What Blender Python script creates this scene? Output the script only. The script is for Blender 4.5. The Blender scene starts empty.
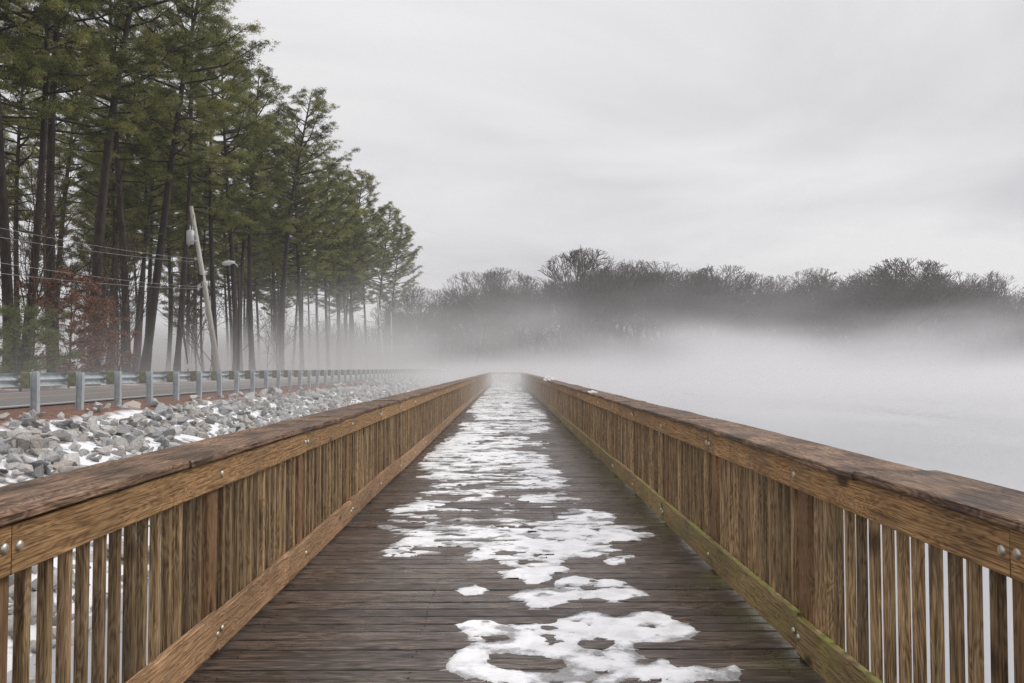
import bpy, bmesh, math, random
import numpy as np
from mathutils import Vector, Matrix

R = math.radians
sc = bpy.context.scene
col = sc.collection

# ------------------------------------------------------------------ camera
EYE = 1.55
cam_d = bpy.data.cameras.new('camera')
cam = bpy.data.objects.new('camera', cam_d)
col.objects.link(cam)
cam_d.sensor_width = 36
cam_d.lens = 792 / 1024 * 36
cam_d.clip_start = 0.05
cam_d.clip_end = 5000
cam.location = (0, 0, EYE)
cam.rotation_euler = (R(90 + 1.95), 0, R(-0.40))
sc.camera = cam

# ------------------------------------------------------------------ world, overcast sky
SUN_EL, SUN_ROT = R(38), R(66)
world = bpy.data.worlds.new('World')
sc.world = world
world.use_nodes = True
nt = world.node_tree
for n in list(nt.nodes):
    nt.nodes.remove(n)
wo = nt.nodes.new('ShaderNodeOutputWorld')
bg = nt.nodes.new('ShaderNodeBackground')
bg.inputs['Strength'].default_value = 0.10
sky = nt.nodes.new('ShaderNodeTexSky')
sky.sky_type = 'NISHITA'
sky.sun_disc = False
sky.sun_elevation = SUN_EL
sky.sun_rotation = SUN_ROT
tc = nt.nodes.new('ShaderNodeTexCoord')
sep = nt.nodes.new('ShaderNodeSeparateXYZ')
nt.links.new(tc.outputs['Generated'], sep.inputs[0])
zc = nt.nodes.new('ShaderNodeMath'); zc.operation = 'MAXIMUM'; zc.inputs[1].default_value = 0.0
nt.links.new(sep.outputs['Z'], zc.inputs[0])
za = nt.nodes.new('ShaderNodeMath'); za.operation = 'ADD'; za.inputs[1].default_value = 0.16
nt.links.new(zc.outputs[0], za.inputs[0])
dx = nt.nodes.new('ShaderNodeMath'); dx.operation = 'DIVIDE'
dy = nt.nodes.new('ShaderNodeMath'); dy.operation = 'DIVIDE'
nt.links.new(sep.outputs['X'], dx.inputs[0]); nt.links.new(za.outputs[0], dx.inputs[1])
nt.links.new(sep.outputs['Y'], dy.inputs[0]); nt.links.new(za.outputs[0], dy.inputs[1])
cmb = nt.nodes.new('ShaderNodeCombineXYZ')
nt.links.new(dx.outputs[0], cmb.inputs['X']); nt.links.new(dy.outputs[0], cmb.inputs['Y'])
cmb.inputs['Z'].default_value = 3.7
nz = nt.nodes.new('ShaderNodeTexNoise')
nz.inputs['Scale'].default_value = 0.75
nz.inputs['Detail'].default_value = 5
nz.inputs['Roughness'].default_value = 0.5
nz.inputs['Distortion'].default_value = 0.6
nt.links.new(cmb.outputs[0], nz.inputs['Vector'])
cr = nt.nodes.new('ShaderNodeValToRGB')
cr.color_ramp.elements[0].position = 0.36
cr.color_ramp.elements[0].color = (6.5, 6.4, 6.65, 1)
cr.color_ramp.elements[1].position = 0.62
cr.color_ramp.elements[1].color = (8.5, 8.4, 8.45, 1)
nt.links.new(nz.outputs['Fac'], cr.inputs[0])
mx = nt.nodes.new('ShaderNodeMixRGB')
mx.inputs[0].default_value = 0.96
nt.links.new(sky.outputs[0], mx.inputs[1])
nt.links.new(cr.outputs[0], mx.inputs[2])
# an overcast sky is about three times as bright overhead as at the horizon
z2 = nt.nodes.new('ShaderNodeMapRange'); z2.interpolation_type = 'SMOOTHSTEP'
for i_, k_ in zip((1, 2, 3, 4), (0.30, 0.95, 1.0, 1.8)): z2.inputs[i_].default_value = k_
nt.links.new(sep.outputs['Z'], z2.inputs[0])
ml = nt.nodes.new('ShaderNodeMixRGB'); ml.blend_type = 'MULTIPLY'; ml.inputs[0].default_value = 1.0
nt.links.new(mx.outputs[0], ml.inputs[1]); nt.links.new(z2.outputs[0], ml.inputs[2])
nt.links.new(ml.outputs[0], bg.inputs['Color'])
nt.links.new(bg.outputs[0], wo.inputs['Surface'])

sun_d = bpy.data.lights.new('sun', 'SUN')
sun_d.energy = 1.4
sun_d.angle = R(14)
sun_d.color = (1.0, 0.96, 0.9)
sun = bpy.data.objects.new('sun', sun_d)
col.objects.link(sun)
# sun_rotation is measured clockwise from +Y
sd = Vector((math.sin(SUN_ROT) * math.cos(SUN_EL), math.cos(SUN_ROT) * math.cos(SUN_EL), math.sin(SUN_EL)))
sun.rotation_euler = sd.to_track_quat('Z', 'Y').to_euler()

sc.view_settings.view_transform = 'Standard'
sc.view_settings.look = 'None'
sc.view_settings.gamma = 1
sc.view_settings.exposure = 0.0
sc.view_settings.use_curve_mapping = False
sc.render.engine = 'CYCLES'
cy = sc.cycles
cy.max_bounces = 6
cy.diffuse_bounces = 3
cy.glossy_bounces = 2
cy.transmission_bounces = 2
cy.transparent_max_bounces = 8
cy.volume_bounces = 4
cy.volume_step_rate = 1.0
cy.volume_max_steps = 64
cy.use_denoising = True
cy.denoising_prefilter = 'NONE'
cy.use_adaptive_sampling = True
cy.adaptive_threshold = 0.02

# ------------------------------------------------------------------ helpers
def tag(o, label=None, cat=None, group=None, kind=None):
    if label: o['label'] = label
    if cat: o['category'] = cat
    if group: o['group'] = group
    if kind: o['kind'] = kind
    return o

def empty(name, loc=(0, 0, 0), rz=0):
    o = bpy.data.objects.new(name, None)
    col.objects.link(o)
    o.location = loc
    o.rotation_euler = (0, 0, rz)
    o.empty_display_size = 0.3
    return o

def link(name, me, mat=None, parent=None, loc=(0, 0, 0)):
    o = bpy.data.objects.new(name, me)
    col.objects.link(o)
    if mat is not None and len(me.materials) == 0:
        me.materials.append(mat)
    if parent is not None:
        o.parent = parent
    o.location = loc
    return o

def dup_tree(o, parent=None):
    c = o.copy()
    col.objects.link(c)
    if parent is not None:
        c.parent = parent
    for ch in kids[o.name]:
        dup_tree(ch, c)
    return c
kids = {}
def note_kids(o):
    kids[o.name] = list(o.children)
    for ch in o.children:
        note_kids(ch)

class MB:
    """collects geometry, builds one mesh"""
    def __init__(s):
        s.v = []; s.f = []
    def add(s, v, f):
        b = len(s.v)
        s.v.extend([tuple(p) for p in v])
        s.f.extend([tuple(i + b for i in q) for q in f])
    def box(s, x0, x1, y0, y1, z0, z1, bev=0.0):
        if bev <= 0:
            v = [(x, y, z) for x in (x0, x1) for y in (y0, y1) for z in (z0, z1)]
            s.add(v, [(0, 1, 3, 2), (4, 6, 7, 5), (0, 4, 5, 1), (2, 3, 7, 6), (0, 2, 6, 4), (1, 5, 7, 3)])
            return
        v, f = bev_box(x1 - x0, y1 - y0, z1 - z0, bev)
        c = np.array([(x0 + x1) / 2, (y0 + y1) / 2, (z0 + z1) / 2])
        s.add(v + c, f)
    def tube(s, pts, rad, n=6, cap=True):
        pts = [Vector(p) for p in pts]
        k = len(pts)
        d0 = (pts[-1] - pts[0]).normalized()
        up = Vector((0, 0, 1)) if abs(d0.z) < 0.9 else Vector((1, 0, 0))
        vs = []
        for i in range(k):
            d = (pts[min(i + 1, k - 1)] - pts[max(i - 1, 0)])
            d = d.normalized() if d.length > 1e-9 else d0
            a = d.cross(up)
            a = a.normalized() if a.length > 1e-6 else Vector((1, 0, 0))
            b = d.cross(a)
            r = rad[i] if hasattr(rad, '__len__') else rad
            for j in range(n):
                t = 2 * math.pi * j / n
                vs.append(pts[i] + a * (r * math.cos(t)) + b * (r * math.sin(t)))
        fs = []
        for i in range(k - 1):
            for j in range(n):
                j2 = (j + 1) % n
                fs.append((i * n + j, i * n + j2, (i + 1) * n + j2, (i + 1) * n + j))
        if cap:
            fs.append(tuple(range(n))[::-1])
            fs.append(tuple((k - 1) * n + j for j in range(n)))
        s.add(vs, fs)
    def mesh(s, name, mat=None, smooth=False):
        me = bpy.data.meshes.new(name)
        me.from_pydata(s.v, [], s.f)
        if smooth:
            me.polygons.foreach_set('use_smooth', [True] * len(me.polygons))
        if mat: me.materials.append(mat)
        me.update()
        return me

_bb = {}
def bev_box(sx, sy, sz, b):
    """box with one chamfer on every edge, centred"""
    key = (round(sx, 4), round(sy, 4), round(sz, 4), b)
    if key in _bb: return _bb[key]
    bm = bmesh.new()
    bmesh.ops.create_cube(bm, size=1)
    for v in bm.verts:
        v.co.x *= sx; v.co.y *= sy; v.co.z *= sz
    bmesh.ops.bevel(bm, geom=list(bm.edges), offset=b, segments=1, affect='EDGES', profile=0.5)
    bm.verts.ensure_lookup_table()
    v = np.array([p.co[:] for p in bm.verts])
    f = [tuple(q.index for q in p.verts) for p in bm.faces]
    bm.free()
    _bb[key] = (v, f)
    return _bb[key]

def np_mesh(name, v, f, mat=None, smooth=False):
    """v (n,3), f (m,k) numpy arrays"""
    me = bpy.data.meshes.new(name)
    v = np.asarray(v, dtype=np.float32); f = np.asarray(f, dtype=np.int32)
    me.vertices.add(len(v)); me.vertices.foreach_set('co', v.ravel())
    m, k = f.shape
    me.loops.add(m * k); me.loops.foreach_set('vertex_index', f.ravel())
    me.polygons.add(m)
    me.polygons.foreach_set('loop_start', np.arange(0, m * k, k, dtype=np.int32))
    me.polygons.foreach_set('loop_total', np.full(m, k, dtype=np.int32))
    if smooth: me.polygons.foreach_set('use_smooth', np.ones(m, dtype=bool))
    if mat: me.materials.append(mat)
    me.update(calc_edges=True)
    me.validate()
    return me

def vnoise(x, y, seed=0, z=0.0):
    """smooth value noise in numpy, about -1..1"""
    x = np.asarray(x, float); y = np.asarray(y, float)
    xi = np.floor(x).astype(np.int64); yi = np.floor(y).astype(np.int64)
    xf = x - xi; yf = y - yi
    u = xf * xf * (3 - 2 * xf); w = yf * yf * (3 - 2 * yf)
    def h(a, b):
        n = (a * 374761393 + b * 668265263 + seed * 2147483647) & 0xffffffff
        n = ((n ^ (n >> 13)) * 1274126177) & 0xffffffff
        return ((n ^ (n >> 16)) & 0xffff) / 32767.5 - 1
    return (h(xi, yi) * (1 - u) + h(xi + 1, yi) * u) * (1 - w) + (h(xi, yi + 1) * (1 - u) + h(xi + 1, yi + 1) * u) * w

def fbm(x, y, seed=0, oct=4, rough=0.5):
    a = 1; t = 0; s = 0
    for i in range(oct):
        s = s + a * vnoise(x * 2 ** i, y * 2 ** i, seed + i * 17)
        t += a; a *= rough
    return s / t

# ------------------------------------------------------------------ materials
class N:
    def __init__(s, name):
        s.m = bpy.data.materials.new(name)
        s.m.use_nodes = True
        s.t = s.m.node_tree
        s.b = s.t.nodes['Principled BSDF']
        s.o = s.t.nodes['Material Output']
    def n(s, ty, **kw):
        q = s.t.nodes.new(ty)
        for k, v in kw.items():
            if k in q.inputs: q.inputs[k].default_value = v
            else: setattr(q, k, v)
        return q
    def l(s, a, b): s.t.links.new(a, b)
    def math(s, op, a, b=None, clamp=False):
        q = s.t.nodes.new('ShaderNodeMath'); q.operation = op; q.use_clamp = clamp
        for i, x in enumerate((a, b)):
            if x is None: continue
            if isinstance(x, (int, float)): q.inputs[i].default_value = x
            else: s.l(x, q.inputs[i])
        return q.outputs[0]
    def noise(s, vec, scale, detail=4, rough=0.55, dist=0.0):
        q = s.n('ShaderNodeTexNoise', Scale=scale, Detail=detail, Roughness=rough, Distortion=dist)
        if vec is not None: s.l(vec, q.inputs['Vector'])
        return q.outputs['Fac']
    def ramp(s, fac, stops, interp='LINEAR'):
        q = s.t.nodes.new('ShaderNodeValToRGB')
        q.color_ramp.interpolation = interp
        el = q.color_ramp.elements
        while len(el) < len(stops): el.new(0.5)
        for e, (p, c) in zip(el, stops):
            e.position = p
            e.color = (c[0], c[1], c[2], 1) if hasattr(c, '__len__') else (c, c, c, 1)
        s.l(fac, q.inputs[0])
        return q.outputs[0]
    def mix(s, fac, a, b, mode='MIX'):
        q = s.t.nodes.new('ShaderNodeMixRGB'); q.blend_type = mode
        for i, x in enumerate((fac, a, b)):
            if isinstance(x, (int, float)): q.inputs[i].default_value = x
            elif isinstance(x, tuple): q.inputs[i].default_value = (x[0], x[1], x[2], 1)
            else: s.l(x, q.inputs[i])
        return q.outputs[0]
    def map(s, vec, scale=(1, 1, 1), loc=None):
        q = s.t.nodes.new('ShaderNodeMapping')
        q.inputs['Scale'].default_value = scale
        s.l(vec, q.inputs['Vector'])
        if loc is not None: s.l(loc, q.inputs['Location'])
        return q.outputs[0]
    def rand(s):
        """0..1 differing per object and per loose piece of a mesh"""
        oi = s.n('ShaderNodeObjectInfo').outputs['Random']
        pi = s.n('ShaderNodeNewGeometry').outputs['Random Per Island']
        return s.math('FRACT', s.math('ADD', s.math('MULTIPLY', oi, 7.31), s.math('MULTIPLY', pi, 5.17)))
    def bump(s, h, strength=0.3, dist=0.01):
        q = s.n('ShaderNodeBump', Strength=strength, Distance=dist)
        s.l(h, q.inputs['Height'])
        s.l(q.outputs[0], s.b.inputs['Normal'])
        return q

def wood(name, axis, dark, mid, light, rough=(0.55, 0.85), var=0.35, algae=0.0, grain=1.0, bump=0.2, knots=True, tint=None):
    w = N(name)
    tcn = w.n('ShaderNodeTexCoord').outputs['Object']
    rnd = w.rand()
    off = w.n('ShaderNodeCombineXYZ')
    w.l(w.math('MULTIPLY', rnd, 37.0), off.inputs[0])
    w.l(w.math('MULTIPLY', rnd, 91.0), off.inputs[1])
    w.l(w.math('MULTIPLY', rnd, 53.0), off.inputs[2])
    st = [1.0, 1.0, 1.0]; st[axis] = 0.024
    v1 = w.map(tcn, tuple(st), off.outputs[0])
    # fine fibre grain, plus broad cathedral bands
    fine = w.noise(v1, 150 * grain, 6, 0.72)
    sw = [1.0, 1.0, 1.0]; sw[axis] = 0.13
    v2 = w.map(tcn, tuple(sw), off.outputs[0])
    wrp = w.noise(v2, 12 * grain, 3, 0.5, 0.5)
    band = w.math('FRACT', w.math('MULTIPLY', wrp, 16.0))
    band = w.math('ABSOLUTE', w.math('SUBTRACT', band, 0.5))
    big = w.noise(w.map(tcn, (1, 1, 1), off.outputs[0]), 2.3, 4, 0.6)
    g = w.math('ADD', w.math('MULTIPLY', fine, 0.80), w.math('MULTIPLY', band, 0.22))
    c = w.ramp(g, [(0.36, dark), (0.455, mid), (0.57, light)])
    # board to board variation
    br = w.math('ADD', w.math('MULTIPLY', rnd, var), 1.0 - var / 2)
    br = w.math('MULTIPLY', br, w.math('ADD', w.math('MULTIPLY', big, 1.5), 0.25))
    c = w.mix(1.0, c, br, 'MULTIPLY')
    if tint:
        hs = w.math('FRACT', w.math('MULTIPLY', rnd, 13.7))
        c = w.mix(w.math('MULTIPLY', hs, 0.45), c, w.mix(1.0, c, tint, 'MULTIPLY'))
    if knots:
        sk = [1.0, 1.0, 1.0]; sk[axis] = 0.42
        vo = w.n('ShaderNodeTexVoronoi', Scale=3.6, Randomness=1.0)
        w.l(w.map(tcn, tuple(sk), off.outputs[0]), vo.inputs['Vector'])
        kd = w.math('ADD', vo.outputs['Distance'], w.math('MULTIPLY', fine, 0.06))
        k = w.ramp(kd, [(0.10, 1.0), (0.165, 0.0)])
        c = w.mix(w.math('MULTIPLY', k, 0.85), c, (dark[0] * 0.35, dark[1] * 0.33, dark[2] * 0.33))
    if name.startswith('weathered'):
        blot = w.ramp(w.noise(w.map(tcn, (1, .5, 1), off.outputs[0]), 4.5, 5, 0.65), [(0.40, 0.45), (0.56, 1.15)])
        c = w.mix(1.0, c, blot, 'MULTIPLY')
    if algae > 0:
        # green algae growing on the faces that look up, and in blotches
        ge = w.n('ShaderNodeNewGeometry')
        sx = w.n('ShaderNodeSeparateXYZ'); w.l(ge.outputs['Normal'], sx.inputs[0])
        upf = w.math('MULTIPLY', w.math('MAXIMUM', sx.outputs[2], 0.0), 0.9)
        blo = w.ramp(w.noise(tcn, 4.0, 4, 0.6), [(0.40, 0.0), (0.62, 1.0)])
        a = w.math('MULTIPLY', w.math('ADD', upf, 0.38), blo)
        c = w.mix(w.math('MULTIPLY', a, algae, True), c, (0.19, 0.205, 0.035))
    w.l(c, w.b.inputs['Base Color'])
    w.l(w.ramp(big, [(0.3, rough[0]), (0.7, rough[1])]), w.b.inputs['Roughness'])
    crack = w.ramp(fine, [(0.30, 0.0), (0.40, 1.0)])
    h = w.math('ADD', w.math('MULTIPLY', fine, 0.6), w.math('MULTIPLY', crack, 0.7))
    w.bump(h, bump, 0.006)
    w.b.inputs['Specular IOR Level'].default_value = 0.35
    return w.m

M = {}
M['fascia'] = wood('amber_wood', 1, (0.11, 0.056, 0.023), (0.26, 0.147, 0.060), (0.42, 0.26, 0.122), var=0.3)
M['toe_left'] = wood('amber_toe_wood', 1, (0.12, 0.062, 0.030), (0.28, 0.165, 0.085), (0.43, 0.275, 0.155), var=0.35)
M['toe_right'] = wood('mossy_wood', 1, (0.10, 0.062, 0.028), (0.245, 0.165, 0.08), (0.37, 0.27, 0.145), var=0.3, algae=0.85)
M['cap'] = wood('weathered_cap_wood', 1, (0.045, 0.025, 0.015), (0.155, 0.092, 0.056), (0.31, 0.205, 0.135), var=0.45, bump=0.6)
M['post'] = wood('post_wood', 2, (0.075, 0.04, 0.018), (0.20, 0.11, 0.05), (0.30, 0.18, 0.088), var=0.3)
M['baluster'] = wood('baluster_wood', 2, (0.085, 0.050, 0.024), (0.245, 0.155, 0.080), (0.43, 0.30, 0.17), var=0.85, tint=(0.88, 0.97, 0.84))
M['pile'] = wood('pile_wood', 2, (0.05, 0.035, 0.022), (0.12, 0.085, 0.055), (0.2, 0.15, 0.1), var=0.3)
M['joist'] = wood('joist_wood', 1, (0.05, 0.035, 0.022), (0.13, 0.09, 0.055), (0.22, 0.16, 0.1), var=0.3)

def deck_mat():
    w = N('wet_deck_wood')
    tcn = w.n('ShaderNodeTexCoord').outputs['Object']
    pi = w.n('ShaderNodeNewGeometry').outputs['Random Per Island']
    off = w.n('ShaderNodeCombineXYZ')
    w.l(w.math('MULTIPLY', pi, 37.0), off.inputs[0]); w.l(w.math('MULTIPLY', pi, 71.0), off.inputs[2])
    v1 = w.map(tcn, (0.06, 1, 1), off.outputs[0])
    fine = w.noise(v1, 80, 5, 0.7)
    wrp = w.noise(w.map(tcn, (0.11, 1, 1), off.outputs[0]), 14, 3, 0.5, 0.6)
    band = w.math('ABSOLUTE', w.math('SUBTRACT', w.math('FRACT', w.math('MULTIPLY', wrp, 7.0)), 0.5))
    g = w.math('ADD', w.math('MULTIPLY', fine, 0.6), w.math('MULTIPLY', band, 0.4))
    c = w.ramp(g, [(0.34, (0.034, 0.024, 0.018)), (0.46, (0.096, 0.070, 0.055)), (0.60, (0.20, 0.155, 0.128))])
    big = w.noise(tcn, 1.1, 4, 0.6)
    stain = w.noise(w.map(tcn, (0.8, 1, 1), off.outputs[0]), 1.6, 4, 0.6)
    br = w.math('MULTIPLY', w.math('ADD', w.math('MULTIPLY', pi, 0.75), 0.72), w.math('ADD', w.math('MULTIPLY', w.math('ADD', w.math('MULTIPLY', big, 0.4), w.math('MULTIPLY', stain, 0.6)), 1.5), 0.25))
    c = w.mix(1.0, c, br, 'MULTIPLY')
    # algae along the right-hand toe board
    sx = w.n('ShaderNodeSeparateXYZ'); w.l(tcn, sx.inputs[0])
    e = w.ramp(w.math('ADD', w.math('MULTIPLY', sx.outputs[0], 1.0), w.math('MULTIPLY', big, 0.5)), [(0.0, 0.0), (1.0, 1.0)])
    er = w.n('ShaderNodeMapRange'); er.inputs[1].default_value = 1.42; er.inputs[2].default_value = 1.9
    w.l(w.math('ADD', sx.outputs[0], w.math('MULTIPLY', big, 0.5)), er.inputs[0])
    blo = w.ramp(w.noise(tcn, 2.2, 3, 0.6), [(0.42, 0.0), (0.6, 1.0)])
    c = w.mix(w.math('MULTIPLY', w.math('MULTIPLY', er.outputs[0], blo), 0.7, True), c, (0.10, 0.105, 0.03))
    w.l(c, w.b.inputs['Base Color'])
    wet = w.noise(tcn, 2.7, 4, 0.6)
    w.l(w.ramp(wet, [(0.35, 0.20), (0.62, 0.48)]), w.b.inputs['Roughness'])
    crack = w.ramp(fine, [(0.34, 0.0), (0.42, 1.0)])
    w.bump(w.math('ADD', w.math('MULTIPLY', fine, 0.6), w.math('MULTIPLY', crack, 0.6)), 0.5, 0.006)
    w.b.inputs['Specular IOR Level'].default_value = 0.4
    return w.m
M['deck'] = deck_mat()

def snow_mat(lump=False):
    """opaque old snow; where the crust is thin, wet grey ice lets the planks show"""
    w = N('snow_lump' if lump else 'melting_snow')
    tcn = w.n('ShaderNodeTexCoord').outputs['Object']
    a = w.noise(tcn, 5.5, 5, 0.6, 0.5)
    b = w.noise(tcn, 60, 3, 0.6)
    c = w.ramp(a, [(0.34, (0.66, 0.655, 0.65)), (0.47, (0.80, 0.80, 0.81)), (0.6, (0.88, 0.88, 0.90))])
    w.b.inputs['Roughness'].default_value = 0.6
    w.bump(w.math('ADD', b, w.math('MULTIPLY', a, 2.0)), 0.35, 0.01)
    w.l(c, w.b.inputs['Base Color'])
    if lump: return w.m
    th = w.n('ShaderNodeAttribute'); th.attribute_name = 'thick'
    t = w.math('ADD', th.outputs['Fac'], w.math('MULTIPLY', w.math('SUBTRACT', b, 0.5), 0.5))
    op = w.ramp(t, [(0.0, 0.38), (0.30, 0.78), (0.56, 1.0)])
    w.l(w.ramp(t, [(0.1, 0.15), (0.5, 0.6)]), w.b.inputs['Roughness'])
    tr = w.n('ShaderNodeBsdfTransparent')
    tr.inputs[0].default_value = (0.85, 0.85, 0.86, 1)
    ms = w.n('ShaderNodeMixShader')
    w.l(op, ms.inputs[0]); w.l(tr.outputs[0], ms.inputs[1]); w.l(w.b.outputs[0], ms.inputs[2])
    w.l(ms.outputs[0], w.o.inputs['Surface'])
    return w.m
M['snowlump'] = snow_mat(True)
M['snow'] = snow_mat()

def simple(name, c0, c1, scale, rough=0.8, metal=0.0, bump=0.2, bd=0.01, rnd=0.0, stretch=(1, 1, 1)):
    w = N(name)
    tcn = w.n('ShaderNodeTexCoord').outputs['Object']
    f = w.noise(w.map(tcn, stretch), scale, 5, 0.6)
    c = w.ramp(f, [(0.35, c0), (0.65, c1)])
    if rnd > 0:
        c = w.mix(1.0, c, w.math('ADD', w.math('MULTIPLY', w.rand(), rnd), 1 - rnd / 2), 'MULTIPLY')
    w.l(c, w.b.inputs['Base Color'])
    w.b.inputs['Roughness'].default_value = rough
    w.b.inputs['Metallic'].default_value = metal
    if bump: w.bump(f, bump, bd)
    return w.m
M['galv'] = simple('galvanised_steel', (0.36, 0.40, 0.43), (0.52, 0.56, 0.58), 6, 0.5, 0.35, 0.05)
M['block'] = simple('treated_block_wood', (0.16, 0.17, 0.11), (0.30, 0.30, 0.2), 9, 0.85, 0, 0.3, rnd=0.3)
M['bolt'] = simple('bolt_steel', (0.42, 0.39, 0.33), (0.62, 0.58, 0.5), 40, 0.38, 0.75, 0.1)
M['screw'] = simple('rusty_screw', (0.05, 0.04, 0.035), (0.12, 0.09, 0.075), 60, 0.5, 0.6, 0)
M['polewood'] = simple('bleached_pole_wood', (0.36, 0.34, 0.30), (0.56, 0.54, 0.49), 3, 0.85, 0, 0.3, stretch=(6, 6, 0.3))
M['steelgrey'] = simple('painted_grey_steel', (0.52, 0.54, 0.55), (0.66, 0.68, 0.69), 4, 0.5, 0.1, 0.02)
M['wire'] = simple('weathered_wire', (0.30, 0.30, 0.31), (0.45, 0.45, 0.46), 4, 0.6, 0.2, 0)
M['white'] = simple('white_paint', (0.7, 0.7, 0.7), (0.82, 0.82, 0.82), 5, 0.55, 0, 0)
M['lamp'] = simple('lamp_housing', (0.66, 0.68, 0.7), (0.8, 0.81, 0.82), 5, 0.4, 0, 0)
M['glass'] = simple('lamp_lens', (0.5, 0.52, 0.52), (0.6, 0.62, 0.62), 5, 0.2, 0, 0)
M['bark'] = simple('pine_bark', (0.016, 0.012, 0.010), (0.050, 0.036, 0.030), 5, 0.95, 0, 0.9, 0.05, rnd=0.5, stretch=(1.6, 1.6, 0.35))
M['barebark'] = simple('bare_tree_bark', (0.030, 0.020, 0.015), (0.075, 0.052, 0.040), 2, 0.95, 0, 0, rnd=0.6)
M['asphalt'] = simple('asphalt', (0.11, 0.105, 0.102), (0.17, 0.16, 0.155), 5, 0.75, 0, 0.2, 0.004)
M['whiteline'] = simple('white_line_paint', (0.6, 0.59, 0.57), (0.78, 0.77, 0.75), 9, 0.7, 0, 0)
M['yellowline'] = simple('yellow_line_paint', (0.42, 0.25, 0.08), (0.6, 0.38, 0.12), 9, 0.7, 0, 0)

def needle_mat(name, cols, rng=(0.8, 1.2)):
    w = N(name)
    tcn = w.n('ShaderNodeTexCoord').outputs['Object']
    rnd = w.n('ShaderNodeObjectInfo').outputs['Random']
    f = w.noise(tcn, 0.75, 3, 0.6)
    att = w.n('ShaderNodeAttribute'); att.attribute_name = 'clump'
    g = w.math('ADD', w.math('MULTIPLY', f, 0.45), w.math('MULTIPLY', att.outputs['Fac'], 0.55))
    c = w.ramp(g, cols)
    c = w.mix(1.0, c, w.math('ADD', w.math('MULTIPLY', rnd, rng[1] - rng[0]), rng[0]), 'MULTIPLY')
    w.l(c, w.b.inputs['Base Color'])
    w.b.inputs['Roughness'].default_value = 0.6
    w.b.inputs['Specular IOR Level'].default_value = 0.25
    tr = w.n('ShaderNodeBsdfTranslucent'); w.l(c, tr.inputs[0])
    ms = w.n('ShaderNodeMixShader'); ms.inputs[0].default_value = 0.3
    w.l(w.b.outputs[0], ms.inputs[1]); w.l(tr.outputs[0], ms.inputs[2])
    w.l(ms.outputs[0], w.o.inputs['Surface'])
    return w.m
M['needles'] = needle_mat('pine_needles', [(0.28, (0.040, 0.055, 0.018)), (0.46, (0.135, 0.150, 0.045)), (0.68, (0.35, 0.34, 0.125))])  # wide ramp puts lit against dark clumps into the needle colour, at random
M['shrubneedles'] = needle_mat('young_pine_needles', [(0.25, (0.08, 0.11, 0.045)), (0.5, (0.16, 0.19, 0.08)), (0.75, (0.26, 0.28, 0.13))])
M['redleaf'] = needle_mat('withered_leaves', [(0.25, (0.12, 0.060, 0.040)), (0.5, (0.24, 0.120, 0.078)), (0.75, (0.42, 0.24, 0.16))])

def rock_mat():
    w = N('riprap_rock')
    tcn = w.n('ShaderNodeTexCoord').outputs['Object']
    rnd = w.rand()
    c = w.ramp(rnd, [(0.0, (0.16, 0.155, 0.15)), (0.15, (0.31, 0.31, 0.31)), (0.4, (0.42, 0.42, 0.415)), (0.55, (0.47, 0.45, 0.42)), (0.7, (0.36, 0.33, 0.29)), (0.85, (0.52, 0.52, 0.515)), (1.0, (0.43, 0.36, 0.31))])
    off = w.n('ShaderNodeCombineXYZ'); w.l(w.math('MULTIPLY', rnd, 50), off.inputs[0])
    f = w.noise(w.map(tcn, (1, 1, 1), off.outputs[0]), 7, 6, 0.65)
    c = w.mix(1.0, c, w.ramp(f, [(0.3, 0.6), (0.7, 1.3)]), 'MULTIPLY')
    w.l(c, w.b.inputs['Base Color'])
    w.b.inputs['Roughness'].default_value = 0.8
    w.bump(f, 0.6, 0.04)
    return w.m
M['rock'] = rock_mat()

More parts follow.
